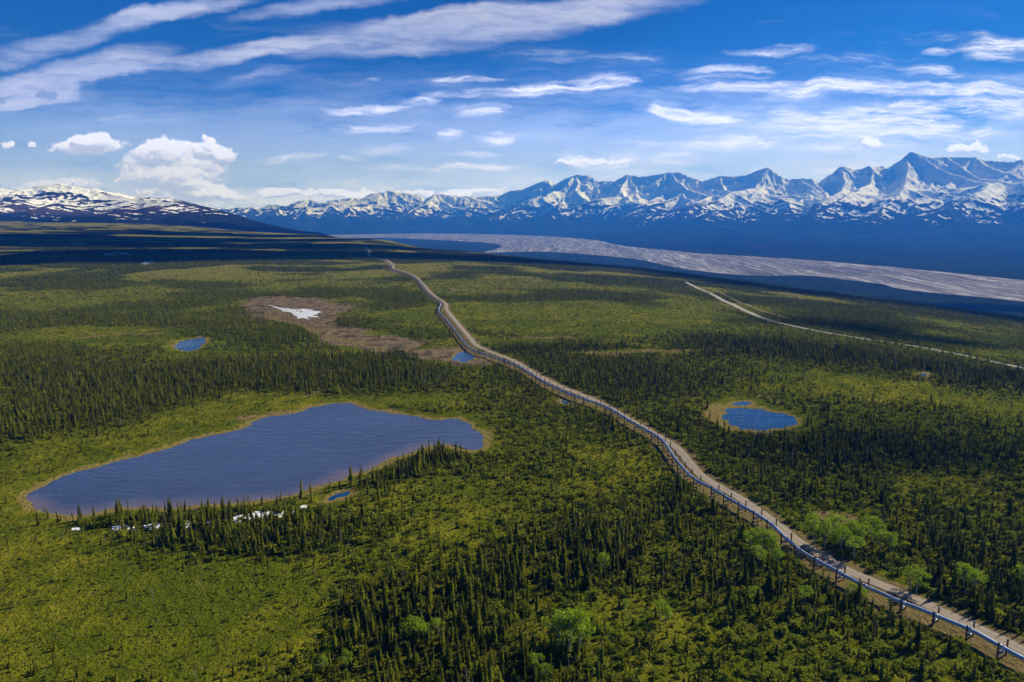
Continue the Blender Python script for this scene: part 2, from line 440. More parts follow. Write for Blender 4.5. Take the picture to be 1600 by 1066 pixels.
gm, t, b = material('ground_cover')
pos = t.new('ShaderNodeTexCoord').outputs['Object']
afar, aw, ar, am, at_, ac = t.attr('far'), t.attr('woods'), t.attr('ring'), t.attr('mud'), t.attr('tan'), t.attr('clear')
n1 = t.noise(pos, 0.012, 4, 0.6); n2 = t.noise(pos, 0.07, 4, 0.65); n3 = t.noise(pos, 0.45, 4, 0.7); n4 = t.noise(pos, 1.6, 3, 0.7)
mead = t.mixc(t.ramp(n2, .35, .65), C4(.085, .112, .005), C4(.215, .205, .012))
mead = t.mixc(t.ramp(n1, .42, .62), mead, C4(.090, .118, .006))
mead = t.mixc(t.m('MULTIPLY', t.ramp(n3, .56, .72), .6), mead, C4(.25, .195, .045))
mead = t.mixc(t.m('MULTIPLY', t.ramp(n4, .50, .64), .6), mead, C4(.022, .03, .004))
n6 = t.noise(pos, .16, 5, .72)
mead = t.mixc(t.m('MULTIPLY', t.ramp(n6, .56, .70), .75), mead, C4(.040, .036, .010))
mead = t.mixc(t.m('MULTIPLY', t.ramp(n6, .42, .30), .55), mead, C4(.24, .185, .05))
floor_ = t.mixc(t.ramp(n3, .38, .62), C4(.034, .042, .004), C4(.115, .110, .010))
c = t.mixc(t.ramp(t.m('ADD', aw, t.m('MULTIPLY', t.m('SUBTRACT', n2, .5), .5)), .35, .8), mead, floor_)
n5 = t.noise(t.mapping(pos, scl=(1, .45, 1)), .028, 5, .7)
n7 = t.noise(t.mapping(pos, scl=(1, .7, 1)), .0055, 4, .62)
canopy = t.mixc(t.ramp(n5, .40, .62), C4(.005, .010, .004), C4(.020, .030, .005))
canopy = t.mixc(t.ramp(t.m('ADD', aw, t.m('ADD', t.m('MULTIPLY', t.m('SUBTRACT', n5, .5), .6), t.m('MULTIPLY', t.m('SUBTRACT', n7, .5), 1.5))), .36, .64), t.mixc(n2, C4(.135, .140, .012), C4(.21, .18, .035)), canopy)
c = t.mixc(afar, c, canopy)
drift = t.mixc(n2, C4(.16, .115, .05), C4(.27, .195, .085))
drift = t.mixc(t.ramp(n3, .45, .7), drift, C4(.12, .10, .03))
def frayed(a, lo=.35, hi=.6):
    return t.ramp(t.m('ADD', a, t.m('MULTIPLY', t.m('SUBTRACT', n3, .5), .7)), lo, hi)
c = t.mixc(frayed(am), c, t.mixc(t.ramp(n2, .35, .62), C4(.085, .064, .048), t.mixc(n3, C4(.15, .112, .068), C4(.28, .205, .105))))
c = t.mixc(frayed(at_), c, drift)
c = t.mixc(frayed(ar), c, t.mixc(n3, C4(.15, .125, .03), C4(.30, .23, .075)))
c = t.mixc(frayed(ac), c, t.mixc(n3, C4(.12, .10, .035), C4(.24, .18, .075)))
t.put(b.inputs['Base Color'], c)
b.inputs['Roughness'].default_value = 1.0; b.inputs['Specular IOR Level'].default_value = 0.0
bump(t, b, t.m('ADD', t.m('ADD', t.m('MULTIPLY', n3, 1.8), t.m('MULTIPLY', n4, .6)), t.m('MULTIPLY', n6, 3.0)), 1.0, 1.0)
gme = mesh_np('ground', verts, faces, gm, True, {'woods': g_woods, 'far': sstep(700, 1900, np.hypot(gx, gy)), 'ring': ring, 'mud': mud, 'tan': tan, 'clear': clear})
ground = setp(link('ground', gme), kind='structure')

# ------------------------------------------------------------------ water
def water_mat(name, body, ripple, rough):
    m, t, b = material(name)
    pos = t.new('ShaderNodeTexCoord').outputs['Object']
    n = t.noise(pos, 0.02, 3, .5)
    t.put(b.inputs['Base Color'], t.mixc(t.m('MULTIPLY', t.attr('shallow'), .55), t.mixc(n, C4(*[v * .8 for v in body]), C4(*[v * 1.5 for v in body])), C4(.20, .14, .125)))
    wind = t.ramp(t.noise(t.mapping(pos, rot=(0, 0, R(30)), scl=(1, .4, 1)), .022, 4, .6), .35, .65)
    t.put(b.inputs['Roughness'], t.m('ADD', rough * .6, t.m('MULTIPLY', wind, rough * 2.0))); b.inputs['IOR'].default_value = 1.33
    b.inputs['Specular IOR Level'].default_value = 0.5
    p2 = t.mapping(pos, rot=(0, 0, R(20)), scl=(0.35, 1.0, 1.0))
    h = t.m('ADD', t.noise(p2, 0.9, 3, .6), t.m('MULTIPLY', t.noise(p2, 0.22, 3, .6), 2.2))
    bump(t, b, h, ripple, 0.25)
    return m
lake_m = water_mat('lake_water', (.042, .060, .112), .5, .06)
pond_m = water_mat('pond_water', (.006, .040, .11), .5, .12)

def expand(poly, d):
    c = poly.mean(0); v = poly - c
    return c + v * (1 + d / (np.linalg.norm(v, axis=1, keepdims=True) + 1e-6))

def flat_poly(name, xy, z, mat, thick=0.0):
    bm = bmesh.new()
    vs = [bm.verts.new((p[0], p[1], z if np.isscalar(z) else z[i])) for i, p in enumerate(xy)]
    f = bm.faces.new(vs)
    if f.normal.z < 0: f.normal_flip()
    bmesh.ops.triangulate(bm, faces=[f])
    if thick:
        r = bmesh.ops.extrude_face_region(bm, geom=list(bm.faces))
        bmesh.ops.translate(bm, verts=[v for v in r['geom'] if isinstance(v, bmesh.types.BMVert)], vec=(0, 0, thick))
        bmesh.ops.recalc_face_normals(bm, faces=bm.faces)
    me = bpy.data.meshes.new(name); bm.to_mesh(me); bm.free(); me.materials.append(mat)
    for p in me.polygons: p.use_smooth = False
    return link(name, me)

from mathutils.geometry import delaunay_2d_cdt
lp = expand(WATERS[0], 4)
gx_, gy_ = np.meshgrid(np.arange(lp[:, 0].min(), lp[:, 0].max(), 3.0), np.arange(lp[:, 1].min(), lp[:, 1].max(), 3.0))
gx_, gy_ = gx_.ravel(), gy_.ravel()
k_ = in_poly(gx_, gy_, lp) & (seg_dist(gx_, gy_, lp, True) > 1.0)
pts_ = [Vector((float(a), float(c))) for a, c in lp] + [Vector((float(a), float(c))) for a, c in zip(gx_[k_], gy_[k_])]
cdt = delaunay_2d_cdt(pts_, [], [list(range(len(lp)))], 1, 1e-4)
lv_ = np.array([(v.x, v.y, WLEV[0] - 0.12) for v in cdt[0]])
ns_ = ground_at(LAKE[30:, 0], LAKE[30:, 1])[:, :2]
dn_ = seg_dist(lv_[:, 0], lv_[:, 1], ns_)
shal = (1 - sstep(0, 1, dn_ / (7 + 12 * np.clip(.5 + fbm(lv_[:, 0] / 30, lv_[:, 1] / 30, 3, 201), 0, 1.4))))
lf_ = np.array([f for f in cdt[2] if len(f) == 3])
setp(link('lake', mesh_np('lake', lv_, lf_, lake_m, False, {'shallow': shal})), kind='structure')
for w, lv in zip(WATERS[1:], WLEV[1:]):
    setp(flat_poly('pond_water', expand(w, 2.5), lv - 0.10, pond_m), kind='structure')

# ------------------------------------------------------------------ ribbons: road, highway, river
def ribbon(name, xy, width, lift, mat, jitter=0.0, seed=0):
    t = np.gradient(xy, axis=0); t /= np.linalg.norm(t, axis=1, keepdims=True) + 1e-9
    nrm = np.stack([-t[:, 1], t[:, 0]], 1)
    s = np.arange(len(xy))
    cols = []
    K = 5
    for k in range(K):
        f = k / (K - 1) * 2 - 1
        w = width / 2 * (1 + (jitter * fbm(s / 3.0, np.full(len(s), 3.0 + k), 2, seed + k) if abs(f) == 1 else 0))
        p = xy + nrm * (f * w)[:, None] if not np.isscalar(w) else xy + nrm * (f * w)
        r = np.hypot(p[:, 0], p[:, 1])
        cols.append(np.c_[p, H(p[:, 0], p[:, 1]) + lift + 0.0004 * r * (1 - 0.6 * abs(f))])
    V = np.stack(cols, 1).reshape(-1, 3)
    n = len(xy); id_ = np.arange(n * K).reshape(n, K)
    fc = np.stack([id_[:-1, :-1], id_[1:, :-1], id_[1:, 1:], id_[:-1, 1:]], -1).reshape(-1, 4)
    vv = np.tile(np.linspace(-1, 1, K), n)
    return link(name, mesh_np(name, V, fc, mat, True, {'across': vv}))

rm, t, b = material('gravel_track')
pos = t.new('ShaderNodeTexCoord').outputs['Object']
ac_ = t.m('ABSOLUTE', t.attr('across'))
n = t.noise(pos, .35, 4, .65); n_ = t.noise(pos, 2.5, 3, .7)
c = t.mixc(n, C4(.20, .165, .12), C4(.33, .275, .205))
rut = t.m('SUBTRACT', 1.0, t.m('MULTIPLY', t.m('ABSOLUTE', t.m('SUBTRACT', ac_, .42)), 5.0), clamp=True)
c = t.mixc(t.m('MULTIPLY', rut, .55), c, C4(.38, .33, .28))
c = t.mixc(t.m('MULTIPLY', t.ramp(t.m('ADD', ac_, t.m('MULTIPLY', n, .5)), 1.0, 1.4), .8), c, C4(.17, .13, .055))
t.put(b.inputs['Base Color'], c); b.inputs['Roughness'].default_value = .95; b.inputs['Specular IOR Level'].default_value = .1
bump(t, b, n_, .4, .3)
setp(ribbon('gravel_road', road_xy, 5.2, 0.10, rm, .25, 5), kind='structure')
hm, t, b = material('highway_surface')
pos = t.new('ShaderNodeTexCoord').outputs['Object']
ac_ = t.m('ABSOLUTE', t.attr('across'))
n = t.noise(pos, .1, 4, .6)
c = t.mixc(n, C4(.20, .18, .165), C4(.30, .275, .25))
c = t.mixc(t.ramp(ac_, .6, .75), c, C4(.30, .24, .15))
t.put(b.inputs['Base Color'], c); b.inputs['Roughness'].default_value = .9
setp(ribbon('highway', hwy_xy, 9.5, 0.3, hm, .1, 9), kind='structure')
sm = simple('dry_track', (.26, .20, .10), .95, var=.4, scale=.2)
setp(ribbon('dirt_track', spur_xy, 3.0, 0.3, sm, .5, 12), kind='structure')

rf = plane_at(RIVER_FAR[:, 0], RIVER_FAR[:, 1], VAL)[:, :2]
rn = plane_at(RIVER_NEAR[:, 0], RIVER_NEAR[:, 1], VAL)[:, :2]
riv = np.vstack([smooth_poly(rf, False, 1), smooth_poly(rn, False, 1)[::-1]])
vm, t, b = material('braided_gravel')
pos = t.new('ShaderNodeTexCoord').outputs['Object']
q = t.mapping(pos, rot=(0, 0, R(-22)), scl=(1.0, 0.075, 1.0))
wv = t.noise(t.mapping(pos, scl=(.0012, .0012, .0012)), 1.0, 2, .5)
q = t.v('ADD', q, None)
qn = q.node; cmb = t.new('ShaderNodeCombineXYZ'); t.put(cmb.inputs[0], t.m('MULTIPLY', wv, 420.0)); t.put(qn.inputs[1], cmb.outputs[0])
a1 = t.noise(q, .006, 4, .6, .6); a2 = t.noise(q, .016, 4, .6, .4); a3 = t.noise(q, .05, 2, .5)
c = t.mixc(t.ramp(a2, .35, .65), C4(.11, .10, .104), C4(.165, .153, .155))
c = t.mixc(t.m('MULTIPLY', t.ramp(a1, .52, .62), .6), c, C4(.075, .07, .075))
ch = t.m('SUBTRACT', 1.0, t.m('MULTIPLY', t.m('ABSOLUTE', t.m('SUBTRACT', a1, .47)), 60.0), clamp=True)
ch2 = t.m('SUBTRACT', 1.0, t.m('MULTIPLY', t.m('ABSOLUTE', t.m('SUBTRACT', a2, .5)), 52.0), clamp=True)
chs = t.m('MAXIMUM', ch, t.m('MULTIPLY', ch2, .8))
c = t.mixc(chs, c, C4(.46, .46, .47))
t.put(b.inputs['Base Color'], c)
t.put(b.inputs['Roughness'], t.m('SUBTRACT', 1.0, t.m('MULTIPLY', chs, .5))); t.put(b.inputs['Specular IOR Level'], t.m('MULTIPLY', chs, .15))
setp(flat_poly('river', riv, VAL + 0.6, vm), kind='structure')

# ------------------------------------------------------------------ snow and ice left on the ground
snow_m = simple('old_snow', (.80, .80, .82), .6, var=.08, scale=.5)
ice_m = simple('pond_ice', (.60, .60, .62), .5, var=.2, scale=.05)
def patch(name, xy, mat, label, cat, seed, group=None):
    xy = smooth_poly(xy, True, 2); c = xy.mean(0)
    sz = np.ptp(xy, axis=0).max()
    n = fbm(xy[:, 0] / (sz * .06), xy[:, 1] / (sz * .06), 4, seed)
    xy = c + (xy - c) * (1.1 + .8 * n)[:, None]
    z = H(xy[:, 0], xy[:, 1])
    o = flat_poly(name, xy, z + 0.08, mat, .14)
    return setp(o, label, cat, group)
SN = ["long low snow patch among spruces left of the others below the big lake", "irregular snow patch between shore spruces below the big lake", "blocky snow patch half hidden by spruces below the big lake", "small crumb of snow among spruces below the big lake", "angled snow patch among the shore spruces below the middle of the big lake", "largest jagged snow patch among spruces below the big lake", "small snow scrap among spruces at the right end of the lakeside snow row", "bright white snow streak on the dark plain far away on the left", "thin broken snow streak on the far dark plain beside the bigger streak", "tiny snow scrap near the left tip of the big lake", "small snow scrap near the narrow shoreline pool", "snow scrap along the tan creek bed in the middle distance", "thin snow scrap at the left part of the tan creek bed"]
for k, w in enumerate(w_snow):
    patch('snow_patch', w, snow_m, SN[k], 'snow patch', 300 + k, 'leftover snow patches')
patch('ice_sheet', w_ice * .94 + w_ice.mean(0) * .06, ice_m, 'white sheet of leftover ice on the brown mud flat', 'ice', 333)

# ------------------------------------------------------------------ mountains
SKY_R = P2("330,334;340,330;350,325;357,328;365,326;373,323;382,327;392,322;400,326;407,326;418,321;429,319;440,322;451,321;464,315;484,312;503,317.7;514,313.6;530,311;552,309;563,311;580,302.6;596,301;610,297;624,300.7;651,304;665,311;680,302.6;695,304;715,308;728,306;745,308;759,306.5;780,306;796,298.7;819,295;845,284;856,281;869,288;885,278;903,273;919,274;935,283;961,283;979,273;1003,276;1029,272.5;1048,269;1065,270;1077,276;1098,283;1124,275;1145,275;1166,274;1182,267;1200,260.7;1214,272;1232,280;1248,279;1267,279;1282,284;1298,272.5;1316,258.8;1337,266;1361,259;1369,263;1377,258.8;1390,262;1408,249;1427,235.7;1442,243.6;1458,246;1482,245;1511,246;1526,245.7;1542,251.5;1561,251.5;1582,254;1600,247.6;1640,252;1690,262;1760,275;1850,262;1950,280")
SKY_L = P2("-260,300;-160,296;-80,298;0,294;22,297;50,294;65,289;95,287;107,289;135,295;150,294;160,299;187,302.5;207,307.5;220,306;235,309;275,311;300,317.5;337,326;375,336;400,345;460,361;520,366")

def relax_skyline(sky, D, n_extra, amp, seed):
    u, yy, z = px_dir(sky[:, 0], sky[:, 1])
    hl = np.hypot(u, yy)
    D = D(np.degrees(np.arctan2(u, yy))) if callable(D) else np.full(len(u), D)
    return np.stack([u / hl * D, yy / hl * D, HC + z / hl * D], 1), z / hl

def build_range(name, sky, D, azr, rrng, nAz, nR, L, spur_n, seed, base_f, amp, power, label):
    rng = np.random.default_rng(seed)
    az = np.radians(np.linspace(azr[0], azr[1], nAz)); rr = np.linspace(rrng[0], rrng[1], nR)
    A, Q = np.meshgrid(az, rr, indexing='ij')
    X, Y = Q * np.sin(A), Q * np.cos(A)
    P, TE = relax_skyline(sky, D, 0, 0, seed)
    D = float(np.hypot(P[:, 0], P[:, 1]).mean()); Dp = np.hypot(P[:, 0], P[:, 1])
    segs = [(P[i], P[i + 1]) for i in range(len(P) - 1)]
    for i in range(len(P)):                            # spurs running down towards the valley
        peak = 0 < i < len(P) - 1 and sky[i, 1] <= sky[i - 1, 1] and sky[i, 1] <= sky[i + 1, 1]
        for q in range(spur_n if peak else (1 if rng.random() < .55 else 0)):
            a = math.atan2(-P[i][1], -P[i][0]) + rng.uniform(-.9, .9)
            ln = rng.uniform(2200, 5200) * (1.1 if peak else .7)
            z0 = P[i][2]; p = P[i].copy(); k = 4
            for j in range(k):
                a += rng.uniform(-.35, .35)
                p2 = p + np.array([math.cos(a), math.sin(a), 0]) * ln / k
                p2[2] = 40 + (z0 - 40) * (0.80 - 0.62 * (j + 1) / k + rng.uniform(-.05, .05)) * .95
                segs.append((p.copy(), p2.copy()))
                if j in (1, 2) and rng.random() < .8:
                    b = a + rng.choice([-1, 1]) * rng.uniform(.7, 1.3)
                    e = p2 + np.array([math.cos(b), math.sin(b), 0]) * ln * .35
                    e[2] = p2[2] * .35
                    segs.append((p2.copy(), e))
                p = p2
    wx = X + 150 * fbm(X / 1500, Y / 1500, 3, seed + 1) + 45 * fbm(X / 380, Y / 380, 3, seed + 2)
    wy = Y + 150 * fbm(X / 1500, Y / 1500, 3, seed + 3) + 45 * fbm(X / 380, Y / 380, 3, seed + 4)
    base = base_f(X, Y, Q)
    h = np.zeros_like(X); cl = np.zeros_like(X)
    nb = 1.6 * L
    for a, b in segs:
        t1, t2 = math.atan2(a[0], a[1]), math.atan2(b[0], b[1])
        lo, hi = min(t1, t2) - nb / D, max(t1, t2) + nb / D
        i0, i1 = np.searchsorted(az, lo), np.searchsorted(az, hi)
        if i1 <= i0: continue
        x, y = wx[i0:i1], wy[i0:i1]
        dx, dy = b[0] - a[0], b[1] - a[1]
        LL = dx * dx + dy * dy + 1e-6
        t = np.clip(((x - a[0]) * dx + (y - a[1]) * dy) / LL, 0, 1)
        dist = np.hypot(x - a[0] - t * dx, y - a[1] - t * dy)
        zs = a[2] + (b[2] - a[2]) * t
        W = L * (np.clip(zs, 60, None) / 1500.0) ** .62
        v = zs * np.clip(1 - dist / W, 0, 1) ** power
        better = v > h[i0:i1]
        cl[i0:i1] = np.where(better, np.clip(1 - dist / W, 0, 1), cl[i0:i1])
        np.maximum(h[i0:i1], v, out=h[i0:i1])
    g = ridged(wx / 1500, wy / 1500, 6, seed + 9)
    g2 = ridged(wx / 420, wy / 420, 4, seed + 12)
    rel = np.clip(h / 900, 0, 1.2)
    z = base + np.clip(h - np.maximum(base, 0) * .5, 0, None)
    z = z + amp * (1 - .8 * cl ** 3) * ((g - .45) * 150 * (0.3 + .7 * rel) + (g2 - .45) * 130 * (0.15 + rel) + (ridged(wx / 170, wy / 170, 3, seed + 14) - .45) * 72 * (0.1 + rel))
    if name == 'r': z = base + (z - base) * sstep(VAL, VAL + 70, base)
    z = np.maximum(z, base - 20)
    # bring the crest of each column back to the skyline that was measured
    tanel = ((z - HC) / Q).max(1)
    order = np.argsort(np.arctan2(P[:, 0], P[:, 1]))
    want = np.interp(az, np.arctan2(P[:, 0], P[:, 1])[order], TE[order])
    Dc = np.interp(az, np.arctan2(P[:, 0], P[:, 1])[order], Dp[order])
    corr = (want * Dc + HC + 300) / np.maximum(tanel * Dc + HC + 300, 50)
    ker = np.hanning(25); ker /= ker.sum()
    corr = np.convolve(np.pad(corr, 12, mode='edge'), ker, 'valid')
    corr = np.clip(corr, .55, 1.8)[:, None]
    kk = sstep(-150, 300, z)
    z = z * (1 - kk) + ((z + 300) * corr - 300) * kk
    # snow cover: high ground, hollows and gentle slopes hold it
    gz0, gz1 = np.gradient(z)
    s0 = gz0 / (Q * (az[1] - az[0])); s1 = gz1 / (rr[1] - rr[0])
    slope = np.hypot(s0, s1)
    k = 5
    pad = np.pad(z, k, mode='edge'); cs = pad.cumsum(0).cumsum(1); cs = np.pad(cs, ((1, 0), (1, 0)))
    w = 2 * k + 1
    mean = (cs[w:, w:] - cs[:-w, w:] - cs[w:, :-w] + cs[:-w, :-w]) / (w * w)
    curv = (mean - z)
    idx = np.arange(nAz * nR).reshape(nAz, nR)
    f = np.stack([idx[:-1, :-1], idx[:-1, 1:], idx[1:, 1:], idx[1:, :-1]], -1).reshape(-1, 4)
    return X, Y, z, slope, curv, f

mm, t, b = material('mountain_rock_and_snow')
pos = t.new('ShaderNodeTexCoord').outputs['Object']
sn, lo_ = t.attr('snow'), t.attr('tundra')
n1 = t.noise(t.mapping(pos, scl=(1, 1, .30)), .0125, 5, .68); n2 = t.noise(pos, .0018, 4, .6)
rock = t.mixc(n2, C4(.016, .017, .022), C4(.040, .038, .042))
rock = t.mixc(lo_, rock, t.mixc(t.ramp(n2, .4, .6), C4(.004, .008, .008), C4(.013, .015, .013)))
rock = t.mixc(t.m('MULTIPLY', t.attr('brown'), t.ramp(n2, .35, .6)), rock, C4(.11, .065, .058))
sf = t.ramp(t.m('ADD', sn, t.m('MULTIPLY', t.m('SUBTRACT', n1, .5), 1.15)), .46, .56)
snowc = t.mixc(n2, C4(.86, .88, .93), C4(.93, .94, .97))
t.put(b.inputs['Base Color'], t.mixc(sf, rock, snowc))
b.inputs['Roughness'].default_value = 1.0; b.inputs['Specular IOR Level'].default_value = 0.0
bump(t, b, t.noise(pos, .012, 5, .7), .8, 28.0)

_ra = np.degrees(np.arctan2(rf[:, 0], rf[:, 1])); _rq = np.hypot(rf[:, 0], rf[:, 1])
def apron(X, Y, Q):
    q0 = np.maximum(8300.0, np.interp(np.degrees(np.arctan2(X, Y)), _ra, _rq) + 250.0)
    b = VAL - 1 + np.minimum(0.030, 260.0 / (20500 - np.minimum(q0, 17000))) * np.clip(Q - q0, 0, None) + 130 * sstep(q0 + 2500, q0 + 6500, Q) * (0.6 + 1.1 * ridged(X / 2300, Y / 2300, 4, 77))
    return b * 1.0 + 26 * fbm(X / 900, Y / 900, 4, 78) * sstep(0, 3500, Q - q0)
X, Y, Z, SL, CV, fc = build_range('r', SKY_R, lambda a: np.interp(a, [-20, 2, 18, 50], [23500, 22500, 18800, 17800]), (-27, 52), (8300, 27500), 1950, 600, 2050., 3, 5, apron, 1.0, 1.12, '')
nz = fbm(X / 800, Y / 800, 4, 88)
azd = np.degrees(np.arctan2(X, Y))
line = np.interp(azd, [-27, -10, 5, 18, 37, 52], [120, 110, 110, 100, 80, 80])
snow = .40 + (Z - line - 150) / 560 + .16 * np.clip(CV, -5, 5) / 3 - .55 * np.clip(SL - .70, -0.2, .8) + .34 * nz
snow = np.where(Z > line + 650, np.maximum(snow, .56 + .05 * np.clip(CV, -4, 3)), snow)
o = link('mountain_range', mesh_np('mountain_range', np.stack([X, Y, Z], -1).reshape(-1, 3), fc, mm, True,
    {'snow': np.clip(snow, -.5, 1.4).ravel(), 'tundra': (1 - sstep(-60, 260, Z)).ravel(), 'brown': np.zeros(Z.size)}))
setp(o, kind='structure')

def massif_base(X, Y, Q):
    return H0(X, Y) - 45 + 75 * sstep(8600, 10200, Q) * sstep(-16, -24, np.degrees(np.arctan2(X, Y)))
X, Y, Z, SL, CV, fc = build_range('l', SKY_L, 11500., (-60, -11), (7600, 15000), 1000, 300, 5200., 1, 15, massif_base, .8, 1.35, '')
nz = fbm(X / 420, Y / 420, 4, 98); nl = fbm(X / 1300, Y / 260, 4, 99)
snow = .53 + (Z - 290) / 420 + .12 * np.clip(CV, -4, 4) / 2 - .5 * np.clip(SL - .45, -.1, .8) + .36 * nz + .40 * nl
o = link('snowy_hills', mesh_np('snowy_hills', np.stack([X, Y, Z], -1).reshape(-1, 3), fc, mm, True,
    {'snow': np.clip(snow, -.5, 1.4).ravel(), 'tundra': (1 - sstep(60, 330, Z)).ravel(), 'brown': (sstep(110, 170, Z) * (1 - sstep(230, 330, Z)) * .45 * (1 - sstep(-29, -22, np.degrees(np.arctan2(X, Y))))).ravel()}))
setp(o, kind='structure')

# ------------------------------------------------------------------ plant models (unit height, scaled per plant)
bark = simple('spruce_bark', (.075, .060, .048), .95, var=.3, scale=12)
birch = simple('aspen_bark', (.34, .32, .27), .85, var=.35, scale=8)
needle = foliage('spruce_needles', (.018, .028, .004), (.205, .215, .012), .34, .75)
leaf = foliage('aspen_leaves', (.16, .27, .008), (.38, .48, .03), .42, .25)
shrub_m = foliage('shrub_leaves', (.075, .100, .006), (.27, .30, .016), .4, .85)

def tube(bm, pts, rads, n=6):
    rings = []
    for i, (p, r) in enumerate(zip(pts, rads)):
        p = Vector(p)
        d = (Vector(pts[min(i + 1, len(pts) - 1)]) - Vector(pts[max(i - 1, 0)])).normalized()
        up = Vector((0, 0, 1)) if abs(d.z) < .9 else Vector((1, 0, 0))
        a = d.cross(up).normalized(); c = d.cross(a)
        rings.append([bm.verts.new(p + (a * math.cos(2 * math.pi * k / n) + c * math.sin(2 * math.pi * k / n)) * r) for k in range(n)])
    for r0, r1 in zip(rings[:-1], rings[1:]):
        for k in range(n):
            bm.faces.new((r0[k], r0[(k + 1) % n], r1[(k + 1) % n], r1[k]))
    bm.faces.new(rings[0]); bm.faces.new(rings[-1][::-1])
    return rings

def bm_mesh(name, bm, mats):
    me = bpy.data.meshes.new(name); bm.to_mesh(me); bm.free()
    for m in (mats if isinstance(mats, (list, tuple)) else [mats]): me.materials.append(m)
    return me

def spruce_crown(bm, rnd, R0, whorls, per, bare=.06, shape=.8, mi=0):
    z = bare
    for i in range(whorls):
        f = (i + .5) / whorls
        z = bare + (1 - bare) * (f ** .95)
        rad = R0 * ((1 - f) ** shape) * rnd.uniform(.72, 1.2) + .007
        if f < .12: rad *= .55 + 3.5 * f
        if rnd.random() < .08: rad *= .55
        a0 = rnd.uniform(0, 6.28)
        n = per if f < .7 else max(3, per - 2)
        for k in range(n):
            a = a0 + 6.283 * k / n + rnd.uniform(-.35, .35)
            r = rad * rnd.uniform(.65, 1.15)
            dz = -r * rnd.uniform(.25, .75) if f < .75 else r * rnd.uniform(-.1, .4)
            zz = z + rnd.uniform(-.012, .012)
            ca, sa = math.cos(a), math.sin(a)
            w = r * rnd.uniform(.30, .48)
            p0 = bm.verts.new((0, 0, zz + r * .2))
            m1 = bm.verts.new((ca * r * .62 - sa * w, sa * r * .62 + ca * w, zz + dz * .65 - .006))
            m2 = bm.verts.new((ca * r * .62 + sa * w, sa * r * .62 - ca * w, zz + dz * .65 - .006))
            tip = bm.verts.new((ca * r, sa * r, zz + dz))
            mid = bm.verts.new((ca * r * .6, sa * r * .6, zz + dz * .35 + r * .10))
            for tri in ((p0, m1, mid), (p0, mid, m2), (mid, m1, tip), (mid, tip, m2)):
                bm.faces.new(tri).material_index = mi
    top = [bm.verts.new((.004 * math.cos(q), .004 * math.sin(q), .95)) for q in (0, 2.1, 4.2)]
    apex = bm.verts.new((0, 0, 1.0))
    for k in range(3): bm.faces.new((top[k], top[(k + 1) % 3], apex)).material_index = mi

def spruce_trunk(bm, rnd, mi=0):
    lean = rnd.uniform(-.012, .012)
    f0 = len(bm.faces)
    tube(bm, [(0, 0, -.04), (lean * .5, 0, .3), (lean, 0, .7), (0, 0, .97)], [.017, .012, .007, .002], 5)
    for f in list(bm.faces)[f0:]: f.material_index = mi

SPR = []          # (crown mesh, trunk mesh, joined mesh)
NSP = 9
SPEC = [(.115, 34, 7, .03, .85), (.095, 36, 6, .05, .75), (.14, 34, 7, .02, .95), (.085, 38, 6, .08, .6), (.125, 30, 7, .10, .8), (.10, 32, 7, .04, .7), (.075, 34, 5, .14, .5), (.16, 32, 8, .02, 1.0)]
for i, sp in enumerate(SPEC):
    bm = bmesh.new(); spruce_crown(bm, random.Random(i), sp[0], sp[1], sp[2], sp[3], sp[4]); cm = bm_mesh('crown', bm, needle)
    bm = bmesh.new(); spruce_trunk(bm, random.Random(i)); tm = bm_mesh('trunk', bm, bark)
    bm = bmesh.new(); spruce_crown(bm, random.Random(i), sp[0], sp[1] // 2 + 2, sp[2] - 1, sp[3], sp[4]); spruce_trunk(bm, random.Random(i), 1)
    SPR.append((cm, tm, bm_mesh('spruce', bm, [needle, bark])))
bm = bmesh.new(); spruce_crown(bm, random.Random(77), .05, 11, 3, .25, .35, 1); spruce_trunk(bm, random.Random(77), 0); snag = bm_mesh('snag', bm, [simple('dead_wood', (.20, .18, .165), .95, var=.3, scale=9), simple('dead_twigs', (.11, .095, .085), .95, var=.3, scale=9)])
FARS = []
for i in range(4):
    sp = SPEC[i]
    bm = bmesh.new(); spruce_crown(bm, random.Random(50 + i), sp[0] * 1.15, 9, 4, .02, sp[4]); FARS.append(bm_mesh('far_spruce', bm, needle))

def leaf_cloud(bm, rnd, blobs, n, size, mi=0):
    for _ in range(n):
        cx, cy, cz, rx, rz = rnd.choice(blobs)
        while True:
            v = Vector((rnd.uniform(-1, 1), rnd.uniform(-1, 1), rnd.uniform(-1, 1)))
            if .15 < v.length < 1: break
        v = v.normalized() * (rnd.uniform(.45, 1.0) ** .6) * rnd.uniform(.8, 1.12)
        p = Vector((cx + v.x * rx, cy + v.y * rx, cz + v.z * rz))
        a = Vector((rnd.gauss(0, 1), rnd.gauss(0, 1), rnd.gauss(0, .6))).normalized()
        n_ = Vector((rnd.gauss(0, 1), rnd.gauss(0, 1), rnd.gauss(0, 1)))
        c = a.cross(n_).normalized()
        s = size * rnd.uniform(.6, 1.3)
        q = [bm.verts.new(p + a * s), bm.verts.new(p + c * s * .7), bm.verts.new(p - a * s), bm.verts.new(p - c * s * .7)]
        bm.faces.new(q).material_index = mi

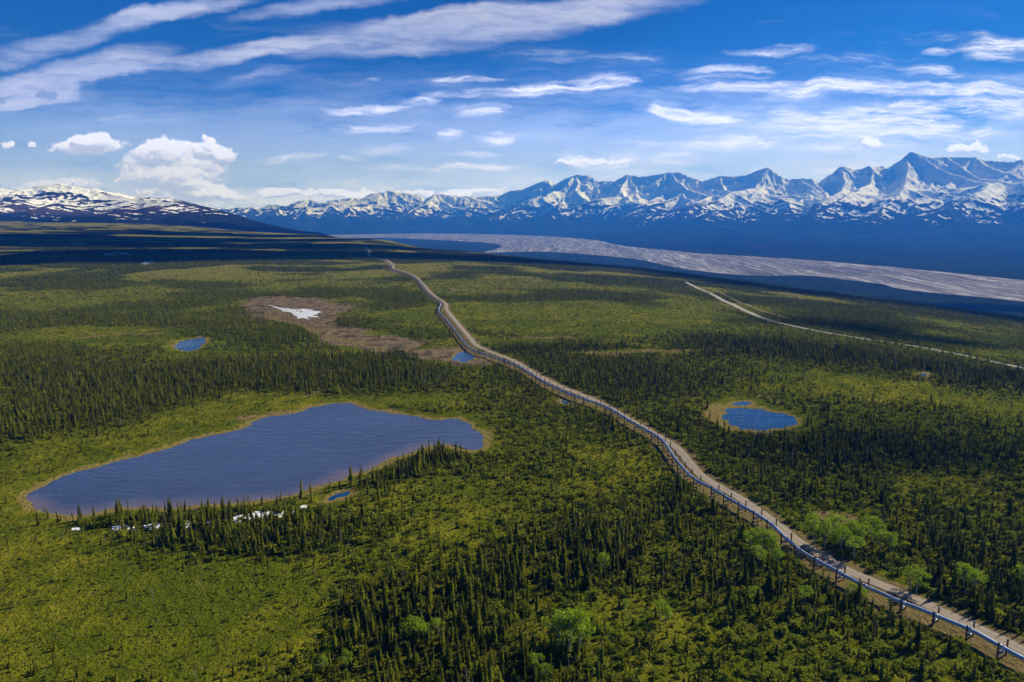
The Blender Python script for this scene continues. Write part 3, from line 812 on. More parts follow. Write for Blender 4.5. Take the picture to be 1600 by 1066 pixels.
ASP = []
for i in range(5):
    rnd = random.Random(80 + i)
    limbs = []; blobs = []
    for k in range(rnd.randint(6, 9)):
        a = 6.283 * k / 7 + rnd.uniform(-.4, .4); zz = rnd.uniform(.45, .88); rr_ = (.30 if zz < .75 else .17) * rnd.uniform(.7, 1.2)
        e = (rr_ * math.cos(a), rr_ * math.sin(a), zz); limbs.append((zz, e))
        blobs.append((e[0] * .9, e[1] * .9, zz + .02, rnd.uniform(.10, .17), rnd.uniform(.09, .15)))
    blobs.append((0, 0, .86, .13, .13)); blobs.append((0, 0, .66, .16, .16))
    bm = bmesh.new(); leaf_cloud(bm, rnd, blobs, 1150, .022); cm = bm_mesh('crown', bm, leaf)
    bm = bmesh.new(); tube(bm, [(0, 0, -.03), (.01, 0, .35), (-.01, .01, .65), (0, 0, .9)], [.024, .018, .011, .003], 7)
    for zz, e in limbs: tube(bm, [(0, 0, zz - .2), (e[0] * .6, e[1] * .6, zz - .06), e], [.009, .006, .002], 5)
    ASP.append((cm, bm_mesh('trunk', bm, birch)))

SHR = []
for i in range(5):
    rnd = random.Random(120 + i)
    blobs = [(rnd.uniform(-.3, .3), rnd.uniform(-.3, .3), rnd.uniform(.25, .55), rnd.uniform(.22, .4), rnd.uniform(.2, .38)) for _ in range(4)]
    bm = bmesh.new(); leaf_cloud(bm, rnd, blobs, 70, .13)
    SHR.append(bm_mesh('shrub', bm, shrub_m))

# ------------------------------------------------------------------ scatter
def candidates(r0, r1, dens, amax=46):
    area = R(2 * amax) / 2 * (r1 * r1 - r0 * r0)
    n = int(area * dens)
    r = np.sqrt(RNG.uniform(r0 * r0, r1 * r1, n)); a = R(1) * RNG.uniform(-amax, amax, n)
    return r * np.sin(a), r * np.cos(a)

def path_clear(x, y):
    d = np.full(x.shape, 99.0)
    lo = np.minimum(pipe_xy.min(0), road_xy.min(0)) - 30; hi = np.maximum(pipe_xy.max(0), road_xy.max(0)) + 30
    m = (x > lo[0]) & (x < hi[0]) & (y > lo[1]) & (y < hi[1])
    d[m] = np.minimum(seg_dist(x[m], y[m], pipe_xy[::5]) - 8.0 + 2.5, seg_dist(x[m], y[m], road_xy[::4]) - 7.5)
    h_ = seg_dist(x, y, hwy_xy[::3]) - np.where(project(x, y, H0(x, y))[0] > 1300, 5.2, 10.0)
    s_ = seg_dist(x, y, spur_xy[::2]) - 6
    d = np.minimum(d, np.minimum(h_, s_))
    return d

def water_dist(x, y):
    d = np.full(x.shape, 80.0)
    for w in WATERS: d = np.minimum(d, sdf(x, y, w))
    return d

trees = []      # x, y, z, height, width factor, far?
SHELLS = [(120, 420, .20), (420, 800, .15), (800, 1400, .085), (1400, 2400, .034), (2400, 4200, .0095), (4200, 7500, .0028)]
for r0, r1, dn in SHELLS:
    x, y = candidates(r0, r1, dn)
    z = H(x, y)
    px, py = project(x, y, z)
    d = woods(px, py, x, y)
    p = np.where(d < .22, np.maximum(.085 * (1 - sstep(420, 700, np.hypot(x, y))) + .02, .02 + 1.15 * d * d / .22), .28 + .72 * sstep(.22, .95, d))
    p = p * (1 + 0.5 * sstep(900, 2200, np.hypot(x, y)))
    keep = RNG.random(len(x)) < np.clip(p * 1.15, 0, 1)
    keep &= (z > VAL + 8)
    x, y, z, d = x[keep], y[keep], z[keep], d[keep]
    k = path_clear(x, y) > 0
    x, y, z, d = x[k], y[k], z[k], d[k]
    wd = water_dist(x, y)
    k = (wd > 6) & ((wd > 12) | (RNG.random(len(x)) < .35))
    mdd = np.minimum(sdf(x, y, w_mud), sdf(x, y, w_marsh))
    k &= (mdd > 8) | (RNG.random(len(x)) < .04)
    x, y, z, d = x[k], y[k], z[k], d[k]
    hgt = (1.9 + 3.1 * np.clip(d, 0, 1) ** 1.5) * (1 + .45 * sstep(500, 1300, np.hypot(x, y))) * np.exp(RNG.normal(0, .42, len(x)))
    hgt = np.where(RNG.random(len(x)) < .05, hgt * 1.45, hgt)
    hgt = np.clip(hgt, .9, 9.5)
    wdt = np.clip(RNG.normal(1.0, .2, len(x)), .6, 1.6) * 1.12 * (1 + .25 * (hgt < 4)) * (1 + 0.25 * sstep(1200, 3000, np.hypot(x, y)))
    trees.append(np.stack([x, y, z, hgt, wdt], 1))
# dark fringe on the near bank of the big lake
fr = P2("66,806;90,812;120,812;160,812;190,806;230,803;270,806;310,802;350,797;390,795;430,792;470,788;500,782;560,772;585,762;600,758;620,750;640,742;660,734;680,728;700,722;715,716")
fw = ground_at(fr[:, 0], fr[:, 1])[:, :2]
fw = resample(fw, 1.3)
k = len(fw)
fx = fw[:, 0] + RNG.normal(0, 5, k); fy = fw[:, 1] + RNG.normal(0, 5.5, k)
ok = water_dist(fx, fy) > 2.5
fx, fy = fx[ok], fy[ok]
fh = np.clip(RNG.normal(5.2, 1.8, len(fx)), 2.2, 10)
trees.append(np.stack([fx, fy, H(fx, fy), fh, np.full(len(fx), 1.0)], 1))
rs = P2("1296,525.5;1330,531;1360,535.5;1400,541;1440,547.5;1480,553.5;1540,566;1590,577")
rw = resample(ground_at(rs[:, 0], rs[:, 1])[:, :2], 1.6)
rpx = project(rw[:, 0], rw[:, 1], H0(rw[:, 0], rw[:, 1]))[0]
rw = rw[RNG.random(len(rw)) < np.interp(rpx, [1300, 1400, 1450, 1600], [1, .9, .45, .25])]
rw = rw + RNG.normal(0, 2.5, rw.shape)
rh = np.clip(RNG.normal(7.5, 1.8, len(rw)), 3, 11)
trees.append(np.stack([rw[:, 0], rw[:, 1], H(rw[:, 0], rw[:, 1]), rh, np.full(len(rw), 1.15)], 1))
LONE = P2("549,758;383,806;149,818;125,816")
lw = ground_at(LONE[:, 0], LONE[:, 1])[:, :2]
T = np.vstack(trees)
tpx, tpy = project(T[:, 0], T[:, 1], T[:, 2])
tqx, tqy = project(T[:, 0], T[:, 1], T[:, 2] + T[:, 3])
inf = (tpx > 8) & (tpx < 1592) & (tpy < 1066) & (tqy < 1058) & (tpy > 330)
size = np.where(inf, tpy - tqy, 0)
big = np.argsort(-size)[:296]

def gn_scatter(name, P, rz, scl, idx, meshes):
    pm = bpy.data.meshes.new(name); pm.vertices.add(len(P)); pm.vertices.foreach_set('co', np.asarray(P, np.float32).ravel())
    rot = np.stack([RNG.normal(0, .05, len(P)), RNG.normal(0, .05, len(P)), rz], 1)
    a = pm.attributes.new('rot', 'FLOAT_VECTOR', 'POINT'); a.data.foreach_set('vector', rot.astype(np.float32).ravel())
    a = pm.attributes.new('scl', 'FLOAT_VECTOR', 'POINT'); a.data.foreach_set('vector', scl.astype(np.float32).ravel())
    a = pm.attributes.new('idx', 'INT', 'POINT'); a.data.foreach_set('value', idx.astype(np.int32))
    o = link(name, pm)
    g = bpy.data.node_groups.new(name + '_scatter', 'GeometryNodeTree')
    g.interface.new_socket('Geometry', in_out='INPUT', socket_type='NodeSocketGeometry')
    g.interface.new_socket('Geometry', in_out='OUTPUT', socket_type='NodeSocketGeometry')
    gi = g.nodes.new('NodeGroupInput'); go = g.nodes.new('NodeGroupOutput')
    iop = g.nodes.new('GeometryNodeInstanceOnPoints'); jn = g.nodes.new('GeometryNodeJoinGeometry')
    for me in reversed(meshes):
        po = bpy.data.objects.new(me.name, me)
        oi = g.nodes.new('GeometryNodeObjectInfo'); oi.inputs['Object'].default_value = po; oi.inputs['As Instance'].default_value = True
        g.links.new(oi.outputs['Geometry'], jn.inputs[0])
    def na(nm, ty):
        n = g.nodes.new('GeometryNodeInputNamedAttribute'); n.data_type = ty; n.inputs['Name'].default_value = nm
        return n.outputs['Attribute']
    er = g.nodes.new('FunctionNodeEulerToRotation'); g.links.new(na('rot', 'FLOAT_VECTOR'), er.inputs[0])
    g.links.new(gi.outputs[0], iop.inputs['Points']); g.links.new(jn.outputs[0], iop.inputs['Instance'])
    iop.inputs['Pick Instance'].default_value = True
    g.links.new(na('idx', 'INT'), iop.inputs['Instance Index'])
    g.links.new(er.outputs[0], iop.inputs['Rotation']); g.links.new(na('scl', 'FLOAT_VECTOR'), iop.inputs['Scale'])
    g.links.new(iop.outputs[0], go.inputs[0])
    md = o.modifiers.new('scatter', 'NODES'); md.node_group = g
    return o

rest = np.ones(len(T), bool); rest[big] = False
B = T[rest]
rB = np.hypot(B[:, 0], B[:, 1])
ix = np.where(rB < 700, np.where(RNG.random(len(B)) < .045, 8, RNG.integers(0, 8, len(B))), 9 + RNG.integers(0, 4, len(B)))
sc_ = np.stack([B[:, 3] * B[:, 4] * 1.05, B[:, 3] * B[:, 4] * 1.05, B[:, 3]], 1)
setp(gn_scatter('spruce_forest', B[:, :3], RNG.uniform(0, 6.28, len(B)), sc_, ix, [s[2] for s in SPR] + [snag] + FARS), kind='stuff',
     label='dense forest of small dark spruces covering the plain', cat='forest')
print('spruces', len(T))

def zone(px, py):
    """say where a tree stands by things one can find in the picture"""
    if px > np.interp(py, PIPE[::-1, 1], PIPE[::-1, 0]) + 8:
        if py > 930: return 'dark spruce in the bottom right corner across the gravel road from the pipeline'
        if px > 1440: return 'dark spruce right of the bright aspens, across the gravel road'
        return 'dark spruce among the bright aspens beside the gravel road'
    if py > 1000:
        if px < 480: return 'lone dark spruce on the open meadow at the very bottom left'
        if px < 640: return 'dark spruce below and left of the two small aspens at the bottom'
        if px < 860: return 'dark spruce in the thick stand at the bottom, left of the round aspen clump'
        if px < 1050: return 'dark spruce at the bottom edge just below the round aspen clump'
        if px < 1300: return 'dark spruce at the bottom edge between round aspen clump and pipeline'
        return 'dark spruce at the bottom edge close below the pipeline'
    if px < 480: return 'dark spruce scattered on the mossy meadow below the big lake'
    if px < 760: return 'dark spruce in the thick stand above the small bottom aspens'
    if px < 980: return 'dark spruce in the stand above the round aspen clump'
    if px < 1180: return 'dark spruce in the stand between the lone aspen and the pipeline'
    return 'dark spruce just below the pipeline and its aspen thicket'

def spruce_tree(x, y, z, h, w, v, label, group=None):
    e = bpy.data.objects.new('spruce_tree', None); COL.objects.link(e)
    e.location = (x, y, z); e.rotation_euler = (R(random.uniform(-2, 2)), R(random.uniform(-2, 2)), random.uniform(0, 6.28)); e.scale = (h * w, h * w, h)
    e.empty_display_size = .2
    setp(e, label, 'tree', group)
    for nm, me in (('crown', SPR[v][0]), ('trunk', SPR[v][1])):
        c = bpy.data.objects.new(nm, me); COL.objects.link(c); c.parent = e
    return e
for j in big:
    lb = zone(tpx[j], tpy[j])
    spruce_tree(*T[j, :3], T[j, 3], T[j, 4] * 1.05, int(RNG.integers(0, 8)), lb, lb.replace('dark spruce', 'spruces'))
LL = ['tall lone spruce standing on the strip between big lake and narrow shoreline pool', 'tall spruce poking above the near shore of the big lake left of its middle',
      'taller spruce in the shore row near the left end of the big lake', 'thin tall spruce at the left end of the big lake shore row']
for (x, y), lb, h, v in zip(lw, LL, (11.5, 8.5, 8, 7.5), (2, 1, 1, 3)):
    spruce_tree(x, y, float(H(x, y)), h, 1.1, v, lb)

# aspens: px, py of the foot, height in m, what sets it apart
ASPENS = [(1272,850,11,'bright green aspen at the left end of the thicket behind the gravel road'),(1288,858,9,'rounded aspen second from left in the thicket behind the gravel road'),
 (1302,846,10,'aspen at the back of the thicket just below the tan clearing'),(1314,866,10,'aspen at the front left of the thicket nearest the gravel road'),(1327,852,9.5,'aspen in the middle of the thicket behind the gravel road'),
 (1333,874,8,'broad aspen at the front of the thicket above the road bank'),(1345,858,9,'aspen right of the middle of the thicket behind the gravel road'),(1362,850,10,'tall aspen at the back right of the thicket'),
 (1375,862,8,'pale aspen near the right end of the thicket behind the road'),(1390,866,7.5,'last small aspen at the right end of the thicket'),
 (1432,925,8,'single aspen beside the gravel road, left of the wide aspen'),(1421,921,6,'small aspen touching the left side of a bigger roadside aspen'),(1505,922,8.5,'wide dull green aspen across the gravel road near the bottom right'),(1522,925,7.5,'right half of the wide dull green aspen pair near bottom right'),
 (1597,916,7,'aspen cut by the right edge of the picture'),
 (1172,862,8,'aspen at the left end of the thicket just below the pipeline'),(1190,866,9,'tallest aspen in the thicket just below the pipeline'),(1206,872,8.5,'aspen nearest the pipeline in the thicket below it'),(1184,884,7,'lower front aspen in the thicket just below the pipeline'),(1214,886,6.5,'small front aspen closest to the pipeline supports'),
 (872,1012,10,'left tree of the round bright aspen clump at the bottom'),(889,1018,11.5,'tallest tree of the round bright aspen clump at the bottom'),(906,1014,11,'right tree of the round bright aspen clump at the bottom'),(892,1004,9,'back tree of the round bright aspen clump at the bottom'),
 (650,1006,7.5,'small yellow green aspen standing alone in the dark stand at the bottom'),(662,1003,6,'smaller twin beside the lone yellow green aspen at the bottom'),(684,992,5,'thin aspen sapling right of the pair in the dark stand'),
 (943,894,6.5,'lone bright aspen in the dark spruces above the round clump'),(1031,968,6.5,'aspen left of the bare tan spot between round clump and pipeline'),(1041,974,5,'low aspen next to the bare tan spot'),
 (1256,948,6.5,'dull aspen among dark spruces below the pipeline'),(541,1044,5,'small round aspen in the dark stand at bottom left of centre'),(505,1050,4.5,'tiny aspen left of the small round aspen at the bottom'),(1180,940,5,'yellowish aspen sapling on the open slope below the pipeline'),
 (978,958,4.5,'thin aspen sapling right of the round clump'),(836,1050,5,'small aspen at the bottom edge below the round clump'),(851,1062,4.5,'tiny aspen at the very bottom edge below the round clump'),(1330,935,5,'leafy sapling under the pipeline beside a support'),(1345,941,5,'second leafy sapling under the pipeline, right of its neighbour'),
 (330,546,6,'bright aspen on the right shore of the small dark blue pond'),(340,544,7,'tall bright aspen right of the small dark blue pond'),(349,545,7,'bright aspen furthest from the water at the small dark blue pond'),(344,552,5.5,'low bright aspen in front of its pondside neighbours')]
aw_ = ground_at([a[0] for a in ASPENS], [a[1] for a in ASPENS], hf=H)
for k, (a, p) in enumerate(zip(ASPENS, aw_)):
    e = bpy.data.objects.new('aspen_tree', None); COL.objects.link(e)
    e.location = p; e.rotation_euler = (0, 0, random.uniform(0, 6.28)); w = random.uniform(.85, 1.15); e.scale = (a[2] * w * 1.2, a[2] * w * 1.2, a[2] * 1.12)
    setp(e, a[3], 'tree', 'bright aspens among the spruces')
    for nm, me in (('crown', ASP[k % 5][0]), ('trunk', ASP[k % 5][1])):
        c = bpy.data.objects.new(nm, me); COL.objects.link(c); c.parent = e

# low shrubs
ps = []
for r0, r1, dn in [(120, 420, .34), (420, 800, .17), (800, 1400, .06), (1400, 2400, .016)]:
    x, y = candidates(r0, r1, dn)
    z = H(x, y)
    px, py = project(x, y, z)
    d = woods(px, py, x, y)
    n = fbm(x / 18, y / 18, 3, 141)
    k = (RNG.random(len(x)) < np.clip(.62 + .5 * n - .15 * d, 0.05, 1)) & (path_clear(x, y) > -1.5)
    x, y, z, d = x[k], y[k], z[k], d[k]
    k = (water_dist(x, y) > 9) & ((sdf(x, y, w_mud) > 6) | (RNG.random(len(x)) < .06)) & (sdf(x, y, w_marsh) > 5)
    x, y, z, d = x[k], y[k], z[k], d[k]
    s = np.exp(RNG.normal(0, .45, len(x))) * (.66 + .9 * sstep(.15, .5, d)) * (1 + .9 * sstep(500, 1200, np.hypot(x, y)))
    px, py = project(x, y, z)
    s = s * (1 - .3 * np.exp(-(((px - 180) / 380) ** 2 + ((py - 960) / 130) ** 2)))
    ps.append(np.stack([x, y, z - .1, np.clip(s, .35, 3.4)], 1))
S = np.vstack(ps)
setp(gn_scatter('low_shrubs', S[:, :3], RNG.uniform(0, 6.28, len(S)), np.stack([S[:, 3] * 1.25, S[:, 3] * 1.25, S[:, 3]], 1), RNG.integers(0, 5, len(S)), SHR), kind='stuff',
     label='low yellow green shrubs and moss between the spruces', cat='shrubs')
print('shrubs', len(S))

# ------------------------------------------------------------------ pipeline
zinc, t, b = material('galvanised_steel')
pos = t.new('ShaderNodeTexCoord').outputs['Object']
n = t.noise(pos, .9, 4, .6)
t.put(b.inputs['Base Color'], t.mixc(n, C4(.33, .39, .47), C4(.48, .54, .62)))
b.inputs['Metallic'].default_value = .75; t.put(b.inputs['Roughness'], t.m('ADD', .28, t.m('MULTIPLY', n, .25)))
band_m = simple('pipe_band', (.74, .76, .80), .45, .4, .1, 2)
rust = simple('rusted_steel', (.115, .050, .032), .8, .1, .35, 4)
beam_m = simple('grey_beam', (.42, .41, .41), .6, .2, .2, 2)
fin_m = simple('radiator_fins', (.16, .17, .19), .5, .5, .2, 6)

pg = H(pipe_xy[:, 0], pipe_xy[:, 1])
ker = np.hanning(15); ker /= ker.sum()
pz = np.convolve(np.pad(pg, 7, mode='edge'), ker, 'valid') + 2.75
# the line ducks out of sight in the two far dips, as in the photograph
pipe_pts = np.c_[pipe_xy, pz]
s_pipe = np.r_[0, np.cumsum(np.linalg.norm(np.diff(pipe_pts, axis=0), axis=1))]
PR = 0.62
bm = bmesh.new(); rings = tube(bm, [tuple(p) for p in pipe_pts], [PR] * len(pipe_pts), 14)
for f in bm.faces: f.smooth = len(f.verts) == 4
pipe_me = bm_mesh('pipe', bm, zinc)
root = bpy.data.objects.new('pipeline', None); COL.objects.link(root)
root.location = tuple(pipe_pts[0])
setp(root, 'long silver oil pipeline zigzagging on supports across the forest', 'pipeline')
def child(name, me, par):
    o = bpy.data.objects.new(name, me); COL.objects.link(o); o.parent = par
    return o
po = child('pipe', pipe_me, root); po.location = -Vector(pipe_pts[0])

# support model: two posts with finned tops, cross beam, shoe under the pipe
def box(bm, c, s, rot=None):
    r = bmesh.ops.create_cube(bm, size=1.0)
    for v in r['verts']: v.co = Vector((v.co.x * s[0], v.co.y * s[1], v.co.z * s[2])) + Vector(c)
def post_mesh(side):
    bm = bmesh.new(); x = side * 1.95
    tube(bm, [(x, 0, -3.6), (x, 0, 1.5)], [.24, .24], 8)
    tube(bm, [(x, 0, -.95), (x, 0, -.75)], [.34, .34], 8)
    return bm_mesh('post', bm, rust)
def fin_mesh(side):
    bm = bmesh.new(); x = side * 1.95
    tube(bm, [(x, 0, 1.5), (x, 0, 2.1)], [.13, .13], 8)
    for k in range(8):
        a = k * math.pi / 4
        q = [(x + .1 * math.cos(a), .1 * math.sin(a), 1.52), (x + .27 * math.cos(a), .27 * math.sin(a), 1.52), (x + .27 * math.cos(a), .27 * math.sin(a), 2.05), (x + .1 * math.cos(a), .1 * math.sin(a), 2.05)]
        n = Vector((-math.sin(a), math.cos(a), 0)) * .012
        v = [bm.verts.new(Vector(p) + n) for p in q] + [bm.verts.new(Vector(p) - n) for p in q]
        for f in ((0, 1, 2, 3), (7, 6, 5, 4), (0, 4, 5, 1), (1, 5, 6, 2), (2, 6, 7, 3), (3, 7, 4, 0)): bm.faces.new([v[i] for i in f])
    return bm_mesh('heat_fins', bm, fin_m)
bm = bmesh.new()
box(bm, (0, 0, -1.20), (3.4, .34, .06)); box(bm, (0, 0, -1.42), (3.4, .10, .36)); box(bm, (0, 0, -1.63), (3.4, .34, .06))
for sx in (-1.55, 1.55): box(bm, (sx, 0, -1.42), (.08, .36, .35))
beam_me = bm_mesh('cross_beam', bm, beam_m)
bm = bmesh.new()
box(bm, (0, 0, -1.12), (1.0, .9, .09)); box(bm, (0, 0, -.93), (.7, .5, .30))
for sy in (-.45, .45):
    n0 = 18
    ro = []; ri = []
    for k in range(n0):
        a = 2 * math.pi * k / n0
        for rad, lst in ((.78, ro), (PR + .012, ri)):
            lst.append([bm.verts.new((rad * math.cos(a), sy + dy, rad * math.sin(a))) for dy in (-.16, .16)])
    for k in range(n0):
        k2 = (k + 1) % n0
        bm.faces.new((ro[k][0], ro[k2][0], ro[k2][1], ro[k][1])); bm.faces.new((ri[k][1], ri[k2][1], ri[k2][0], ri[k][0]))
        bm.faces.new((ro[k][0], ri[k][0], ri[k2][0], ro[k2][0])); bm.faces.new((ro[k2][1], ri[k2][1], ri[k][1], ro[k][1]))
bmesh.ops.recalc_face_normals(bm, faces=bm.faces)
shoe_me = bm_mesh('pipe_shoe', bm, band_m)
post_me = {-1: post_mesh(-1), 1: post_mesh(1)}; fin_me = {-1: fin_mesh(-1), 1: fin_mesh(1)}
bm = bmesh.new()
for sx in (-1.95, 1.95): tube(bm, [(sx, 0, -3.6), (sx, 0, 2.5)], [.22, .2], 6)
box(bm, (0, 0, -1.42), (3.4, .34, .4)); box(bm, (0, 0, -.95), (.9, .8, .3))
far_support = bm_mesh('pipe_support', bm, rust)

ORD = ['first', 'second', 'third', 'fourth', 'fifth', 'sixth', 'seventh', 'eighth', 'ninth', 'tenth', 'eleventh', 'twelfth', 'thirteenth', 'fourteenth', 'fifteenth', 'sixteenth', 'seventeenth', 'eighteenth', 'nineteenth', 'twentieth']
step = 9.6; n_seen = 0; ns = 0
for s in np.arange(6.0, s_pipe[-1] - 10, step):
    k = int(np.searchsorted(s_pipe, s)); k = min(max(k, 2), len(pipe_pts) - 3)
    p = pipe_pts[k]; d = pipe_pts[k + 2] - pipe_pts[k - 2]
    px, py = project(*p)
    if px > 1640: continue
    r = math.hypot(p[0], p[1])
    if r > 1750: break
    ns += 1
    vis = px < 1598
    if vis: n_seen += 1
    if not vis: lb = 'rust brown pipeline support just past the right edge of the picture'; g = None
    elif n_seen <= 20: lb = 'rusty H shaped pipeline support, %s counting back from the right edge' % ORD[n_seen - 1]
    elif px > 1090: lb = 'rusty pipeline support half hidden by spruces above the lower aspen thicket'
    elif px > 1030: lb = 'pipeline support on the stretch that slants away beside the curving road'
    elif px > 890: lb = 'pipeline support on the long straight between the roadside pool and the bend'
    elif px > 745: lb = 'small pipeline support between the marsh puddle and the little roadside pool'
    elif py > 470: lb = 'tiny pipeline support on the leg running down to the marsh puddle'
    else: lb = 'tiny pipeline support on the far stretch beyond the sharp kink'
    rz = math.atan2(d[1], d[0]) - math.pi / 2
    if r < 900:
        e = bpy.data.objects.new('pipe_support', None); COL.objects.link(e); e.empty_display_size = .3
        for sd in (-1, 1):
            po = child('post', post_me[sd], e); child('heat_fins', fin_me[sd], po)
        child('cross_beam', beam_me, e); child('pipe_shoe', shoe_me, e)
    else:
        e = link('pipe_support', far_support)
    e.location = tuple(p); e.rotation_euler = (0, 0, rz)
    setp(e, lb, 'pipe support', 'pipeline supports' if n_seen <= 20 else 'pipeline supports: ' + lb[:44])
print('supports', ns)

# ------------------------------------------------------------------ sun, sky, air, camera
SUN_AZ, SUN_EL = R(61), R(33)           # clockwise from straight ahead
sl = bpy.data.lights.new('sun', 'SUN'); sl.energy = 5.0; sl.angle = R(.53); sl.color = (1.0, .94, .83)
so = bpy.data.objects.new('sun', sl); COL.objects.link(so)
sd = Vector((math.sin(SUN_AZ) * math.cos(SUN_EL), math.cos(SUN_AZ) * math.cos(SUN_EL), math.sin(SUN_EL)))
so.rotation_euler = sd.to_track_quat('Z', 'Y').to_euler(); so.location = (0, 0, 900)

w = bpy.data.worlds.new('World'); sc.world = w; w.use_nodes = True
t = NT(w.node_tree)
bg = w.node_tree.nodes['Background']
sky = t.new('ShaderNodeTexSky', sky_type='NISHITA')
sky.sun_disc = False; sky.sun_elevation = SUN_EL; sky.sun_rotation = SUN_AZ
sky.altitude = 900; sky.air_density = 1.0; sky.dust_density = 0.0; sky.ozone_density = 6.0
hsv = t.new('ShaderNodeHueSaturation'); hsv.inputs['Saturation'].default_value = 1.30; hsv.inputs['Value'].default_value = .85
t.l.new(sky.outputs[0], hsv.inputs['Color'])
tint = t.new('ShaderNodeMix', data_type='RGBA', blend_type='MULTIPLY'); tint.inputs[0].default_value = 1.0
t.l.new(hsv.outputs[0], tint.inputs[6]); tint.inputs[7].default_value = (.225, .44, .68, 1)
skyc = tint.outputs[2]

dirv = t.new('ShaderNodeTexCoord').outputs['Generated']
sp = t.new('ShaderNodeSeparateXYZ'); t.l.new(dirv, sp.inputs[0])
yy = t.m('MAXIMUM', sp.outputs[1], .08)
cb = t.new('ShaderNodeCombineXYZ')
t.put(cb.inputs[0], t.m('MULTIPLY', t.m('DIVIDE', sp.outputs[0], yy), 1000.0))
t.put(cb.inputs[1], t.m('MULTIPLY', t.m('DIVIDE', sp.outputs[2], yy), 1000.0))
Q = cb.outputs[0]                        # heading and height on the dome, in thousandths

def dome(px, py):
    a, b_, c_ = px_dir(px, py)
    return np.stack([a / b_ * 1000, c_ / b_ * 1000], -1)

wn = t.new('ShaderNodeTexNoise'); wn.inputs['Scale'].default_value = .008; wn.inputs['Detail'].default_value = 5; wn.inputs['Roughness'].default_value = .6
t.l.new(Q, wn.inputs['Vector'])
off = t.v('MULTIPLY', t.v('SUBTRACT', wn.outputs['Color'], (.5, .5, .5)), (110., 36., 0.))
QW = t.v('ADD', Q, off)

def stroke(q, x0, y0, x1, y1, wd, amp):
    a, b_ = dome(x0, y0), dome(x1, y1)
    L = float(np.linalg.norm(b_ - a)); d = (b_ - a) / L; mid = (a + b_) / 2
    v = t.v('SUBTRACT', q, (float(mid[0]), float(mid[1]), 0))
    s = t.v('DOT_PRODUCT', v, (float(d[0]) * 2 / L, float(d[1]) * 2 / L, 0))
    n = t.v('DOT_PRODUCT', v, (float(-d[1]) / wd, float(d[0]) / wd, 0))
    f = t.m('SUBTRACT', t.m('SUBTRACT', 1.0, t.m('MULTIPLY', s, s)), t.m('MULTIPLY', n, n))
    return t.m('MULTIPLY', t.m('MAXIMUM', f, 0.0), amp)

def total(lst):
    o = lst[0]
    for x in lst[1:]: o = t.m('ADD', o, x)
    return o

# long soft bands, upper left
SOFT = [(-90,120,330,-4,19,1.0),(150,38,430,-14,15,.8),(330,28,720,-25,14,.8),(-170,188,295,68,26,1.15),(-120,160,140,138,18,.9),(30,128,270,102,10,.8),(-200,168,190,138,16,.8),(200,108,540,58,16,1.0),(380,82,1010,14,33,1.15),(520,46,900,24,24,.6),(800,26,1150,-30,30,.9),
        (-120,165,190,150,8,.7),(330,130,510,105,9,.5),(560,85,740,75,10,.3)]
# thin flat streaks
THIN = [(640,126,800,122,3.5,.9),(560,128,600,126,3,.4),(500,178,640,170,5,1.0),(610,168,700,150,8,.8),(660,150,920,140,6,.85),(770,140,1000,128,7,.7),(880,125,1010,128,9,.8),(480,204,690,200,6,.75),(700,175,840,170,7,.6),(700,185,800,178,5,.5),
        (1060,117,1220,113,8,.9),(1130,85,1290,78,6,.8),(1000,135,1700,140,11,1.15),(1150,150,1320,150,10,.5),(990,172,1160,190,10,1.0),(1000,165,1090,180,11,.9),(1090,188,1160,192,5,.5),(1080,170,1160,162,4,.4),
        (1190,180,1290,186,9,.95),(1260,190,1480,160,14,1.05),(1240,205,1640,170,26,.9),(1450,150,1660,165,22,.8),(1430,76,1500,76,5,.9),(1480,70,1680,68,14,1.15),(1500,85,1640,88,7,.8),(1500,50,1600,54,5,.4),(1410,104,1500,106,7,.8),
        (1000,225,1260,220,8,.9),(960,228,1030,226,5,.6),(680,216,730,212,7,1.0),(730,222,820,213,8,1.05),(690,245,800,241,4,.7),(860,250,960,254,7,1.2),(940,257,994,249,6,1.1),(850,240,930,240,4,.6),(1010,250,1090,246,10,.6),(640,262,850,260,4,1.0),
        (380,246,520,242,5,.9),(510,248,590,248,3,.8),(520,238,700,228,10,.55),(560,264,680,262,7,.6),(830,225,900,195,9,.28),(880,250,1150,240,14,.4),(1100,215,1600,205,24,.55),(1120,262,1600,255,9,.7),(1200,240,1500,232,12,.5),(1460,215,1600,210,9,.6),(880,270,1100,262,8,.5)]
n_str = t.noise(t.mapping(QW, rot=(0, 0, R(-5)), scl=(.0035, .026, 1)), 1.0, 5, .62)
n_str2 = t.noise(t.mapping(QW, rot=(0, 0, R(-17)), scl=(.0035, .016, 1)), 1.0, 5, .55)
n_fine = t.noise(t.mapping(QW, rot=(0, 0, R(-6)), scl=(.014, .11, 1)), 1.0, 5, .7)
soft = total([stroke(QW, *s) for s in SOFT])
thin = total([stroke(QW, *s[:4], s[4] * (1.5 if s[4] < 10 else 1.1), s[5]) for s in THIN])
a_soft = t.m('MULTIPLY', t.ramp(t.m('MULTIPLY', soft, t.m('SUBTRACT', t.m('MULTIPLY', t.m('ADD', t.m('MULTIPLY', n_str2, .7), t.m('MULTIPLY', n_fine, .3)), 2.6), .25)), .0, 1.25), t.m('ADD', .52, t.m('MULTIPLY', t.ramp(n_fine, .3, .62), .36)))
tn = t.m('ADD', t.m('MULTIPLY', n_str, .5), t.m('MULTIPLY', n_fine, .5))
a_thin = t.m('MULTIPLY', t.ramp(t.m('MULTIPLY', thin, t.m('SUBTRACT', t.m('MULTIPLY', tn, 4.2), 1.25)), .0, 1.15), t.m('ADD', .45, t.m('MULTIPLY', t.ramp(n_fine, .36, .62), .55)))
